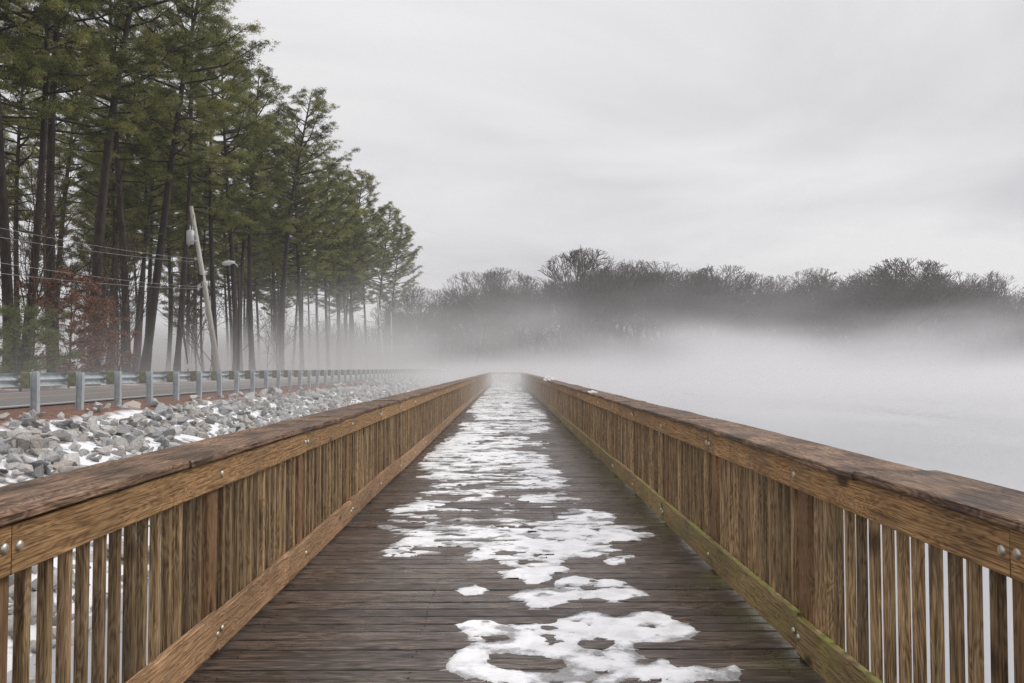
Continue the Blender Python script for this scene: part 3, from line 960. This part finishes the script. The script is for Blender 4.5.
# ------------------------------------------------------------------ riprap
def rock_mesh(seed):
    r = random.Random(seed)
    bm = bmesh.new()
    n = r.randint(8, 12)
    fx, fy, fz = 1, r.uniform(0.6, 0.95), r.uniform(0.4, 0.75)
    for _ in range(n):
        v = Vector((r.gauss(0, 1), r.gauss(0, 1), r.gauss(0, 1))).normalized() * r.uniform(0.85, 1.0)
        bm.verts.new((v.x * fx, v.y * fy, v.z * fz))
    bmesh.ops.convex_hull(bm, input=list(bm.verts))
    bmesh.ops.bevel(bm, geom=list(bm.edges), offset=0.025, segments=1, affect='EDGES')
    me = bpy.data.meshes.new('rock'); bm.to_mesh(me); bm.free()
    me.materials.append(M['rock'])
    return me
rocks = [rock_mesh(50 + i) for i in range(14)]
geo = []
for me in rocks:
    bm = bmesh.new(); bm.from_mesh(me); bmesh.ops.triangulate(bm, faces=list(bm.faces))
    bm.verts.ensure_lookup_table()
    geo.append((np.array([v.co[:] for v in bm.verts]), np.array([[v.index for v in f.verts] for f in bm.faces])))
    bm.free()
r = np.random.RandomState(8)
cand = []
for y0, y1, dens in ((7, 34, 19.0), (34, 60, 12), (60, 105, 6)):
    n = int((y1 - y0) * 6.4 * dens)
    for _ in range(n):
        x = r.uniform(-10.2, -3.9); y = r.uniform(y0, y1)
        u = r.random()
        s = 0.09 + 0.20 * u ** 2.2
        if y > 34: s *= 1.15
        if y > 60: s *= 1.2
        if x < -9.5 and r.random() < 0.75: continue
        if x > -5.2 and r.random() < 0.5: continue
        cand.append((x, y, s))
def proj(x, y, z):
    return 506.5 + x / y * 792, 368.5 - (z - EYE) / y * 792
scored = []
for i, (x, y, s) in enumerate(cand):
    u, v = proj(x, y, ground_z(x, y))
    slope = 0.245 * (506.5 - u) + 368.5
    vis = (0 < u < 500) and v < slope
    scored.append((s / y if vis else 0, i))
scored.sort(reverse=True)
single = set(i for sc_, i in scored[:300] if sc_ > 0)
RL = {0: 'pale grey angular rock in the riprap bank between guardrail and boardwalk'}
vs_all = []; fs_all = []; base = 0
for i, (x, y, s) in enumerate(cand):
    g = r.randint(14)
    rot = Matrix.Rotation(r.uniform(0, 6.28), 4, 'Z') @ Matrix.Rotation(r.uniform(-.7, .7), 4, 'X') @ Matrix.Rotation(r.uniform(-.5, .5), 4, 'Y')
    z = float(ground_z(x, y)) + s * r.uniform(0.05, 0.5)
    if i in single:
        o = link('rock', rocks[g], loc=(x, y, z))
        o.rotation_euler = rot.to_euler(); o.scale = (s, s, s)
        k_ = int(round((y - 17.9) / 1.905)) + 1
        ORD = ('first', 'second', 'third', 'fourth', 'fifth', 'sixth', 'seventh', 'eighth', 'ninth', 'tenth')
        near_ = 'before the first guardrail post' if k_ < 1 else ('below the %s guardrail post' % ORD[k_ - 1] if k_ <= 10 else 'far along the bank in the mist')
        tag(o, 'angular riprap rock %s, %s the bank' % (near_, 'high on' if x < -8.6 else ('halfway down' if x < -7 else 'low on')), 'rock', 'larger rocks of the riprap bank')
    else:
        v, f = geo[g]
        A = np.array(rot.to_3x3())
        vs_all.append((v * s) @ A.T + np.array([x, y, z])); fs_all.append(f + base); base += len(v)
tag(link('riprap', np_mesh('riprap', np.concatenate(vs_all), np.concatenate(fs_all), M['rock'])), 'bank of smaller angular grey rocks sloping to the water', 'rocks', kind='stuff')

# ------------------------------------------------------------------ trees
def blades(centres, dirs, L, Wd, rs, up=0.25):
    """one thin triangle per centre"""
    n = len(centres)
    d = dirs / (np.linalg.norm(dirs, axis=1, keepdims=True) + 1e-9)
    rnd = rs.normal(size=(n, 3))
    side = np.cross(d, rnd); side /= (np.linalg.norm(side, axis=1, keepdims=True) + 1e-9)
    L = L.reshape(-1, 1); Wd = Wd.reshape(-1, 1)
    a = centres - side * Wd / 2; b = centres + side * Wd / 2; c = centres + d * L
    v = np.stack([a, b, c], 1).reshape(-1, 3)
    return v, np.arange(3 * n).reshape(-1, 3)

def set_attr(me, vals):
    at = me.attributes.new('clump', 'FLOAT', 'POINT')
    at.data.foreach_set('value', np.asarray(vals, np.float32))

def pine_meshes(seed, H=27, crown0=0.42, spread=4.6, lean=(0, 0), full=1.0, r0=0.32):
    rs = np.random.RandomState(seed)
    r = random.Random(seed)
    t = MB()
    n = 12
    ph = r.uniform(0, 6)
    def axis(h):
        u = h / H
        return Vector((lean[0] * u * u * H + 0.35 * math.sin(u * 4 + ph), lean[1] * u * H + 0.3 * math.cos(u * 3.3 + ph) - 0.3 * math.cos(ph), h))
    pts = [axis(H * i / n) for i in range(n + 1)]
    r0 *= 0.80
    rad = [r0 * (1 - 0.80 * (i / n) ** 1.2) + (0.10 if i == 0 else 0) for i in range(n + 1)]
    rad[-1] = 0.03
    t.tube(pts, rad, 9)
    cen = []; dr = []; cl = []
    nl = int(54 * full)
    # dead stubs below the crown
    for _ in range(9):
        h = H * r.uniform(0.25, crown0 + .05); az = r.uniform(0, 6.28); l = r.uniform(0.6, 2.6)
        p0 = axis(h); d = Vector((math.cos(az), math.sin(az), r.uniform(-.2, .5)))
        t.tube([p0, p0 + d * l * .5 + Vector((0, 0, -.1)), p0 + d * l], [0.045, 0.03, 0.012], 4, False)
    for i in range(nl):
        u = (i + r.random()) / nl
        h = H * (crown0 + (0.985 - crown0) * u)
        az = i * 2.4 + r.uniform(-.6, .6)
        env = (0.62 + 0.38 * math.sin(math.pi * min(1, u * 1.1))) * max(0.0, 1 - max(0, u - .45) ** 2 * 2.4)
        l = max(0.8, spread * env * r.uniform(0.55, 1.12))
        if u < 0.25 and r.random() < 0.3: l *= 0.6
        rise = 0.15 + 0.75 * u + r.uniform(-.15, .15)
        p0 = axis(h)
        d = Vector((math.cos(az), math.sin(az), rise)).normalized()
        rr = 0.025 + 0.014 * l
        m1 = p0 + d * l * 0.5 + Vector((0, 0, -0.06 * l)) + Vector((r.uniform(-.15, .15), r.uniform(-.15, .15), 0))
        p2 = p0 + d * l + Vector((0, 0, 0.10 * l))
        t.tube([p0, m1, p2], [rr, rr * .6, .015], 5, False)
        ns = int(2 + l * 1.15)
        for j in range(ns):
            q = 0.42 + 0.60 * (j + r.random() ** .6) / ns
            q = min(q, 1.0)
            b = p0.lerp(m1, q * 2) if q < .5 else m1.lerp(p2, q * 2 - 1)
            sa = az + r.choice((-1, 1)) * r.uniform(0.3, 1.2)
            sl = r.uniform(0.35, 1.15) * (1.15 - q * 0.35) * (0.75 + l * .08)
            e = b + Vector((math.cos(sa) * sl, math.sin(sa) * sl, r.uniform(0.05, 0.45) * sl))
            if sl > 0.5: t.tube([b, e], [rr * .4, .01], 3, False)
            tone = r.random()
            nt_ = int(r.uniform(10, 17))
            for _ in range(nt_):
                w = r.random() ** 0.6
                c = b.lerp(e, w) + Vector((r.gauss(0, .21), r.gauss(0, .21), r.gauss(0.04, .10)))
                od = (c - axis(c.z - 0.6)); od.z = abs(od.z) * .2 + 0.5; od = od.normalized()
                cen.append(c[:]); dr.append(od[:]); cl.append(tone)
    cen = np.array(cen); dr = np.array(dr); cl = np.array(cl)
    k = 17
    C = np.repeat(cen, k, 0); D = np.repeat(dr, k, 0) * 0.55 + rs.normal(size=(len(cen) * k, 3)) * 0.75
    cls = np.repeat(cl, k) * 0.7 + rs.random_sample(len(C)) * 0.3
    v, f = blades(C + rs.normal(size=C.shape) * np.array([.10, .10, .05]), D, rs.uniform(.12, .25, len(C)), rs.uniform(.024, .044, len(C)), rs)
    tm = t.mesh('trunk', M['bark'], True)
    cm = np_mesh('crown', v, f, M['needles'])
    if len(cm.vertices) == 3 * len(cls): set_attr(cm, np.repeat(cls, 3))
    return tm, cm

PINES = [pine_meshes(11 + i, H=h, crown0=c, spread=s, lean=l, full=fu, r0=r0) for i, (h, c, s, l, fu, r0) in enumerate([
    (28, .46, 5.2, (0.00, 0), 1.0, .33), (30, .50, 5.6, (.05, 0), 1.0, .36), (27, .44, 5.0, (-.04, 0), .95, .30),
    (29.5, .46, 5.4, (.09, .02), 1.0, .34), (27, .52, 4.8, (.02, -.03), .85, .26), (28, .42, 5.2, (0, .04), 1.0, .27),
    (30, .42, 6.0, (.04, 0), 1.3, .30)])]

SLIM = [pine_meshes(71, H=17, crown0=.34, spread=2.4, full=.55, r0=.16), pine_meshes(72, H=20, crown0=.38, spread=2.7, full=.6, r0=.18)]

def bare_meshes(seed, H=22, split=0.3, spread=0.5, lev=4, dens=1.0, tr=0.38, tw=0.026):
    r = random.Random(seed)
    t = MB(); br = MB()
    rxy = H * (0.20 + spread * 0.42); rz = H * 0.40; cz = H * 0.60
    def outside(q):
        return (q.x * q.x + q.y * q.y) / (rxy * rxy) + ((q.z - cz) / rz) ** 2 > 1
    def grow(p, d, l, rad, level, mb):
        if level >= 1:
            for _ in range(10):
                if not outside(p + d * l): break
                l *= 0.82
            if l < 0.35: return
        n = 4 if level < 2 else 3
        segs = 4 if level < 2 else (3 if level < 3 else 2)
        pts = [p]; q = p; dd = d.copy()
        for i in range(segs):
            dd = (dd + Vector((r.gauss(0, .13), r.gauss(0, .13), r.gauss(0.02, .10)))).normalized()
            q = q + dd * l / segs
            pts.append(q)
        rads = [max(tw, rad * (1 - 0.65 * i / segs)) for i in range(segs + 1)]
        mb.tube(pts, rads, n, False)
        if level >= lev: return
        nb = {0: 11, 1: 7, 2: 7, 3: 4}[level]
        nb = max(3, int(nb * dens + r.random()))
        for i in range(nb):
            u = (0.28 if level else split) + (1 - (0.28 if level else split)) * (i + r.random() * .8) / nb
            fi = u * segs; a = min(segs - 1, int(fi)); b = pts[a].lerp(pts[a + 1], fi - a)
            az = i * 2.4 + r.uniform(-.8, .8)
            ax = dd.cross(Vector((math.cos(az), math.sin(az), 0.3))).normalized()
            ang = r.uniform(.35, .95) * (spread * 2 if level == 0 else 1.0)
            nd = Matrix.Rotation(ang, 3, ax) @ dd
            nd.z += (0.18 if level < 1 else 0.04); nd.normalize()
            nl = l * (r.uniform(.40, .60) if level else r.uniform(.60, .85) * (1.15 - 0.35 * u) * (0.7 + spread * .6))
            grow(b, nd, nl, rads[a] * .66, level + 1, br)
        if level: grow(pts[-1], dd, l * .45, rads[-1], level + 1, br)
    grow(Vector((0, 0, 0)), Vector((r.gauss(0, .03), r.gauss(0, .03), 1)).normalized(), H * 0.66, tr, 0, t)
    return t.mesh('trunk', M['barebark'], True), br.mesh('crown', M['barebark'])
BARE = [bare_meshes(201 + i, H=h, split=s, spread=sp, dens=de) for i, (h, s, sp, de) in enumerate([
    (22, .34, .42, .82), (20, .30, .50, .85), (23, .42, .36, .8), (18, .26, .60, .95), (21, .38, .40, .85)])]

def plant_tree(kind, pair, x, y, s, rz, label, group, cat='tree', zs=1.0, rx=0, ry=0):
    z = float(ground_z(x, y)) - 0.15
    o = empty(kind, (x, y, z), rz)
    o.rotation_euler = (rx, ry, rz)
    o.scale = (s, s, s * zs)
    link('trunk', pair[0], parent=o); link('crown', pair[1], parent=o)
    tag(o, label, cat, group)
    return o

rt = random.Random(77)
GP = 'tall pines beyond the road'
front = [  # photo x of trunk, proto, tilt, label
    (6, 2, .0, 'dark pine trunk cut by the left border of the view'),
    (30, 4, .01, 'slender pine between the leftmost pines, behind the green shrub'),
    (54, 0, .0, 'stout straight pine rising through the rust-leaved sapling'),
    (93, 1, .05, 'dark pine leaning slightly rightward just past the rust-leaved sapling'),
    (122, 2, .01, 'straight pine immediately left of the thick leaning pine'),
    (141, 3, .06, 'thickest leaning pine, halfway between sapling and utility pole'),
    (180, 4, .0, 'pine standing just left of the utility pole transformer'),
    (213, 5, .0, 'pine trunk directly behind the leaning utility pole'),
    (232, 2, .01, 'pine behind the street lamp head'),
    (252, 0, .0, 'pine just right of the street lamp'),
    (281, 1, .04, 'leaning pine standing apart midway along the misty row'),
    (327, 5, -.02, 'pine in fog two trunks before the last dense clump'),
    (300, 2, .02, 'pine half hidden in mist just past the leaning pine that stands apart'),
    (340, 0, .0, 'straight pine in fog at the start of the last dense clump'),
    (352, 6, .0, 'full-crowned pine in the middle of the last dense clump'),
    (366, 5, .0, 'pine second from the far end of the row'),
    (379, 6, .02, 'last but one pine at the far end of the row'),
    (391, 6, .03, 'last pine at the far end of the row, over the lake fog')]
for px, pr, tilt, lab in front:
    X = -24.0 + rt.uniform(-.6, .6)
    yy = -X * 792 / (506.5 - px)
    s = 1.07 if px < 360 else 1.04
    plant_tree('pine_tree', PINES[pr], X, yy, s, rt.uniform(-.5, .5), lab, GP, ry=tilt)
used = [(-24, -(-24) * 792 / (506.5 - p[0])) for p in front]
def zone(u):
    for lim, nm in ((20, 'at the left border of the view'), (110, 'behind the rust-leaved sapling'), (195, 'between the sapling and the leaning utility pole'),
                    (240, 'between the utility pole and the street lamp'), (300, 'just right of the street lamp'), (350, 'midway down the misty row'), (999, 'near the far end of the row')):
        if u < lim: return nm
# remaining pines of the stand
LF = 'tall pine in the front of the stand, among similar misty trunks'
LB = 'pine deeper in the stand, showing between the front trunks'
cnt = 0
tries = 0
pos = list(used)
while cnt < 46 and tries < 6000:
    tries += 1
    yy = 28 + (150 - 28) * rt.random() ** 1.0
    X = -25 - 36 * rt.random() ** 1.3
    if yy > 118: X = max(X, -42)
    u = 506.5 + X / yy * 792
    if u < -140: continue
    if min((X - a) ** 2 + (yy - b) ** 2 for a, b in pos) < 3.2 ** 2: continue
    pos.append((X, yy)); cnt += 1
    s = rt.uniform(.82, 1.02)
    plant_tree('pine_tree', PINES[rt.randrange(7)], X, yy, s, rt.uniform(0, 6.28), ('front-row pine ' if X > -33 else 'deeper pine ') + zone(u), GP + (', front rows' if X > -33 else ', deeper rows'), ry=rt.uniform(-.03, .03), rx=rt.uniform(-.03, .03))

# slender suppressed pines filling the stand
cnt = 0
while cnt < 15:
    yy = 30 + 95 * rt.random(); X = -27 - 26 * rt.random()
    if min((X - a) ** 2 + (yy - b) ** 2 for a, b in pos) < 2.2 ** 2: continue
    pos.append((X, yy)); cnt += 1
    u = 506.5 + X / yy * 792
    if u < -120: continue
    plant_tree('slender_pine', SLIM[rt.randrange(2)], X, yy, rt.uniform(.8, 1.05), rt.uniform(0, 6.28), 'slender low-branched pine ' + zone(u), 'slender pines among the tall trunks', ry=rt.uniform(-.05, .05), rx=rt.uniform(-.04, .04))

# bare far shore
GB = 'bare trees along the far shore'
def far_tree(px, D, topy, pr, label, group=GB, wide=1.0):
    x = (px - 506.5) * D / 792
    g = float(ground_z(x, D))
    Ht = (368.5 - topy) * D / 792 + EYE - g
    Hp = PH[pr]
    return plant_tree('bare_tree', BARE[pr], x, D, Ht / Hp * wide, rt.uniform(0, 6.28), label, group, zs=1 / wide)
def farzone(px):
    for lim, nm in ((450, 'beside the last pine'), (510, 'behind the separate small tree in the fog'), (560, 'above the end of the boardwalk'), (620, 'next to the tallest bare tree'),
                    (700, 'above the snow clump on the railing'), (800, 'between tallest and round-crowned tree'), (870, 'before the round-crowned tree'), (940, 'beside the round-crowned tree'), (9999, 'toward the right border')):
        if px < lim: return nm
PH = []
for a, b in BARE:
    n = len(b.vertices); co = np.zeros(n * 3, np.float32); b.vertices.foreach_get('co', co)
    PH.append(co.reshape(-1, 3)[:, 2].max())
far_tree(586, 158, 246, 3, 'wide-branching bare tree that stands tallest in the far treeline', wide=1.0)
far_tree(904, 157, 256, 3, 'broad round-crowned bare tree, widest crown in the right part of treeline', wide=1.35)
far_tree(878, 163, 266, 1, 'bare tree directly left of the widest round crown')
far_tree(474, 152, 292, 1, 'small separate bare tree standing in front of the far trees, in fog')
far_tree(655, 160, 258, 1, 'dense round bare crown, second highest, just past the tallest tree', wide=1.2)
far_tree(724, 160, 263, 3, 'rounded bare crown between the dense round crown and the forked tree', wide=1.1)
far_tree(997, 162, 268, 1, 'bare tree with dense dark twigs near the right border')
far_tree(816, 163, 266, 0, 'forked bare tree rising just left of the broad round crown group')
sky_line = [(395, 292), (430, 282), (455, 276), (485, 268), (505, 264), (530, 262), (560, 268), (600, 262), (625, 256), (650, 256), (680, 258), (700, 268), (716, 262), (745, 268), (765, 276), (790, 268), (815, 266), (840, 274), (870, 266), (900, 262), (930, 262), (960, 272), (990, 276), (1030, 282), (1100, 280)]
sx_, sy_ = zip(*sky_line)
i = 0
for D, stepx, dy_ in ((163, 31, 1), (172, 27, 20), (184, 26, 33), (198, 26, 38)):
    px = 392 + rt.uniform(0, 8)
    while px < 1080:
        ty = float(np.interp(px, sx_, sy_)) + dy_ * rt.uniform(0.3, 1.1) + rt.uniform(-7, 14)
        far_tree(px, D + rt.uniform(-5, 5), ty, rt.randrange(5), 'bare tree %s of the far treeline, %s' % ('in front' if D < 170 else 'deep', farzone(px)), GB + (', front' if D < 170 else ', behind'))
        px += stepx * rt.uniform(.7, 1.3)
# thicket under the trees
def thicket():
    rs = np.random.RandomState(3)
    n = 95000
    x = rs.uniform(-45, 150, n); y = rs.uniform(158, 205, n)
    z0 = np.maximum(ground_z(x, y), -1)
    hh = rs.uniform(0.2, 1, n) ** .7 * (12.5 + 3 * vnoise(x / 9, y / 9, 2))
    c = np.stack([x, y, z0 + hh * rs.uniform(0.0, .8, n)], 1)
    d = rs.normal(size=(n, 3)) * .45; d[:, 2] = 1
    v, f = blades(c, d, rs.uniform(1.5, 4.0, n), rs.uniform(.05, .12, n), rs)
    return np_mesh('thicket', v, f, M['barebark'])
tag(link('thicket', thicket()), 'dense leafless thicket at the foot of the far treeline', 'thicket', kind='stuff')

# understorey saplings by the pines
SAP = [bare_meshes(301 + i, H=9, split=.25, spread=.35, lev=3, dens=.6, tr=.06, tw=.010) for i in range(3)]
for i in range(26):
    X = -22.5 - 14 * rt.random(); yy = 32 + 60 * rt.random()
    plant_tree('bare_sapling', SAP[i % 3], X, yy, rt.uniform(.8, 1.3), rt.uniform(0, 6.28), 'thin bare sapling growing between the pine trunks ' + zone(506.5 + X / yy * 792), 'bare saplings under the pines', 'sapling')

# rust-leaved sapling
def leafy(seed, H, W, nleaf, size, mat, base_frac=.12, tr=.06, name='leaves', blade=False):
    r = random.Random(seed); rs = np.random.RandomState(seed)
    t = MB(); cen = []
    top = Vector((r.uniform(-.2, .2), 0, H))
    t.tube([(0, 0, 0), (0.05, 0.05, H * .5), top], [tr, tr * .6, .01], 6)
    for i in range(26):
        u = base_frac + (1 - base_frac) * (i + r.random()) / 26
        az = i * 2.4 + r.uniform(-.4, .4)
        l = W / 2 * (math.sin(math.pi * (u * .8 + .15)) ** .6) * r.uniform(.7, 1.15)
        p = Vector((0.05 * u, 0.05, H * u)); e = p + Vector((math.cos(az) * l, math.sin(az) * l, l * r.uniform(0, .3)))
        t.tube([p, p.lerp(e, .5) + Vector((0, 0, .06)), e], [tr * .35, tr * .2, .006], 4, False)
        for j in range(7):
            q = p.lerp(e, r.uniform(.25, 1)); w = q + Vector((r.gauss(0, .3), r.gauss(0, .3), r.gauss(.05, .16)))
            t.tube([q, w], [.008, .004], 3, False)
            for _ in range(nleaf):
                cen.append((q.lerp(w, r.random() * 1.2) + Vector((r.gauss(0, .09), r.gauss(0, .09), r.gauss(0, .07))))[:])
    c = np.array(cen); n = len(c)
    if blade:
        k = 9; c = np.repeat(c, k, 0); n = len(c)
        d = rs.normal(size=(n, 3)) * .7; d[:, 2] += .4
        v, f = blades(c, d, rs.uniform(.10, .22, n), rs.uniform(.012, .022, n), rs)
        me = np_mesh('foliage', v, f, mat); set_attr(me, np.repeat(rs.random_sample(n), 3))
    else:
        a = rs.normal(size=(n, 3)); a /= np.linalg.norm(a, axis=1, keepdims=True)
        b = np.cross(a, rs.normal(size=(n, 3))); b /= np.linalg.norm(b, axis=1, keepdims=True)
        s = rs.uniform(.7, 1.2, (n, 1)) * size
        v = np.stack([c - a * s, c + b * s * .5, c + a * s, c - b * s * .5], 1).reshape(-1, 3)
        me = np_mesh('foliage', v, np.arange(4 * n).reshape(-1, 4), mat); set_attr(me, np.repeat(rs.random_sample(n), 4))
    return t.mesh('trunk', M['barebark']), me
a, b = leafy(5, 5.9, 5.6, 42, .075, M['redleaf'])
plant_tree('rust_leaved_sapling', (a, b), -22.0, 40.0, 1.0, 0, 'young tree still holding rusty brown leaves in front of the pines', None, 'tree')
a2, b2 = leafy(9, 5.0, 4.2, 30, .07, M['redleaf'])
plant_tree('rust_leaved_sapling', (a2, b2), -22.8, 44.2, 1.0, 1, 'smaller rusty-leaved sapling to the right of the larger rust-leaved tree', None, 'tree')
a3, b3 = leafy(6, 3.6, 4.6, 14, .1, M['shrubneedles'], blade=True)
plant_tree('young_pine', (a3, b3), -20.7, 33.9, 1.0, 0, 'low bushy young pine with pale green needles by the road edge', None, 'shrub')

# ------------------------------------------------------------------ utility poles, wires, lamp, sign
def utility_pole(base, top, r0, label, transformer=True):
    root = tag(empty('utility_pole', base), label, 'utility pole')
    t = Vector(top) - Vector(base)
    m = MB(); m.tube([(0, 0, -.4), tuple(t * .5), tuple(t)], [r0, r0 * .85, r0 * .66], 14)
    link('pole', m.mesh('pole', M['polewood'], True), parent=root)
    d = t.normalized()
    if transformer:
        c = t * 0.82 + Vector((-0.34, -.25, 0))
        m = MB(); m.tube([c + Vector((0, 0, -.5)), c + Vector((0, 0, .42)), c + Vector((0, 0, .50)), c + Vector((0, 0, .52))], [.26, .27, .22, .05], 18)
        tr = link('transformer', m.mesh('transformer', M['steelgrey'], True), parent=root)
        m = MB(); m.tube([c + Vector((0, -.05, .5)), c + Vector((0, -.05, .62)), c + Vector((0, -.05, .82))], [.05, .035, .03], 8)
        m.tube([c + Vector((.1, .1, .5)), c + Vector((.1, .1, .78))], [.045, .03], 8)
        link('insulator', m.mesh('insulator', M['white'], True), parent=tr)
        m = MB(); m.box(c.x, c.x + .42, c.y - .04, c.y + .04, c.z + .1, c.z + .2); m.box(c.x, c.x + .42, c.y - .04, c.y + .04, c.z - .3, c.z - .2)
        link('bracket', m.mesh('bracket', M['steelgrey']), parent=root)
        e = t * .93
        m = MB(); m.tube([e, e + Vector((-.5, -.1, -.3)), c + Vector((0, 0, .8))], [.012, .012, .012], 5, False)
        m.box(e.x - .1, e.x + .1, e.y - .12, e.y + .12, e.z - .05, e.z + .25)
        link('cutout', m.mesh('cutout', M['wire']), parent=root)
        for fz in (.70, .54):
            q = t * fz
            m = MB(); m.tube([q + Vector((-.35, -.1, 0)), q + Vector((0, -.1, 0))], [.05, .05], 8); m.tube([q + Vector((-.3, -.1, -.1)), q + Vector((-.3, -.1, .1))], [.06, .06], 8)
            link('wire_bracket', m.mesh('wire_bracket', M['steelgrey']), parent=root)
    m = MB(); q = t * .60; m.box(q.x - r0 - .05, q.x + r0 * .3, q.y - r0 - .04, q.y - r0 * .5, q.z - .35, q.z + .1)
    link('cable_box', m.mesh('cable_box', M['bark']), parent=root)
    return root
def up(px, py, D):
    return ((px - 506.5) * D / 792, D, EYE + (368.5 - py) * D / 792)
D1 = 57.0
b1 = up(222, 375, D1); b1 = (b1[0], D1, .55)
t1 = up(190, 206, D1)
utility_pole(b1, t1, .21, 'pale leaning utility pole with a grey transformer, in front of the pines')
D2 = 128.0
b2 = (up(385, 372, D2)[0], D2, .55); t2 = up(377, 296, D2)
utility_pole(b2, t2, .19, 'thin distant utility pole tilting left at the last pines, in the fog', False)
b3 = (up(385, 372, D2 + 4)[0] + 1.2, D2 + 4, .55); t3 = up(391, 312, D2 + 4)
utility_pole(b3, t3, .15, 'thin distant pole tilting right, crossing the tilted pole by the last pines', False)
# road lamp
D3 = 61.0
lx = up(239, 372, D3)[0]
root = tag(empty('street_lamp', (lx, D3, .55)), 'street lamp with a pale head on a short arm among the pines', 'street lamp')
m = MB(); m.tube([(0, 0, 0), (0, 0, 8.9)], [.12, .08], 10); link('pole', m.mesh('pole', M['barebark'], True), parent=root)
m = MB(); m.tube([(0, 0, 8.7), (-.3, -.1, 9.1), (-.45, -.1, 9.15)], [.03, .03, .03], 8); link('arm', m.mesh('arm', M['steelgrey'], True), parent=root)
m = MB()
m.tube([(-.35, -.1, 9.16), (-.55, -.1, 9.17), (-1.0, -.12, 9.12), (-1.25, -.12, 9.06), (-1.3, -.12, 9.05)], [.08, .14, .17, .13, .03], 12)
hd = link('lamp_head', m.mesh('lamp_head', M['lamp'], True), parent=root)
m = MB(); m.tube([(-.65, -.11, 9.03), (-1.15, -.12, 8.98)], [.10, .09], 10); link('lens', m.mesh('lens', M['glass'], True), parent=hd)
# sign
sp = up(191, 366, 54)
root = tag(empty('roadside_sign', (sp[0], 54, .55)), 'small white blank panel on two stakes beyond the guardrail', 'sign')
m = MB(); m.box(-.29, .29, -.02, .02, .98, 1.28, .008); link('panel', m.mesh('panel', M['white']), parent=root)
for x in (-.2, .2):
    m = MB(); m.box(x - .025, x + .025, .022, .06, -.2, 1.2); link('stake', m.mesh('stake', M['polewood']), parent=root)
# wires
def wire(p0, p1, sag, rad, label):
    m = MB(); n = 40; pts = []
    a = Vector(p0); b = Vector(p1)
    for i in range(n + 1):
        u = i / n; q = a.lerp(b, u); q.z -= 4 * sag * u * (1 - u); pts.append(q)
    m.tube(pts, rad, 5)
    tag(link('overhead_wire', m.mesh('overhead_wire', M['wire'], True)), label, 'wire', 'overhead wires running to the leaning utility pole')
tv = Vector(t1) - Vector(b1)
def att(fz): return Vector(b1) + tv * fz + Vector((-.3, -.1, 0))
near = Vector((-20.4, 6.0, .55))
u1 = near + Vector((0.2, 0, 11)); 
utility_pole((-20.4, 6.0, .5), (-20.4, 6.0, 8.2), .15, 'upright utility pole by the road, outside the photographed view', False)
wire(att(.70), near + Vector((.2, 0, 6.7 - .55)), .7, .010, 'uppermost of the overhead wires left of the utility pole')
wire(att(.69) + Vector((-.1, 0, -.08)), near + Vector((.2, 0, 6.0 - .55)), .65, .010, 'second overhead wire from the top, left of the utility pole')
wire(att(.54), near + Vector((.2, 0, 5.6 - .55)), .6, .010, 'third overhead wire from the top, left of the utility pole')
wire(att(.53), near + Vector((.2, 0, 4.8 - .55)), .6, .010, 'lowest overhead wire left of the utility pole')
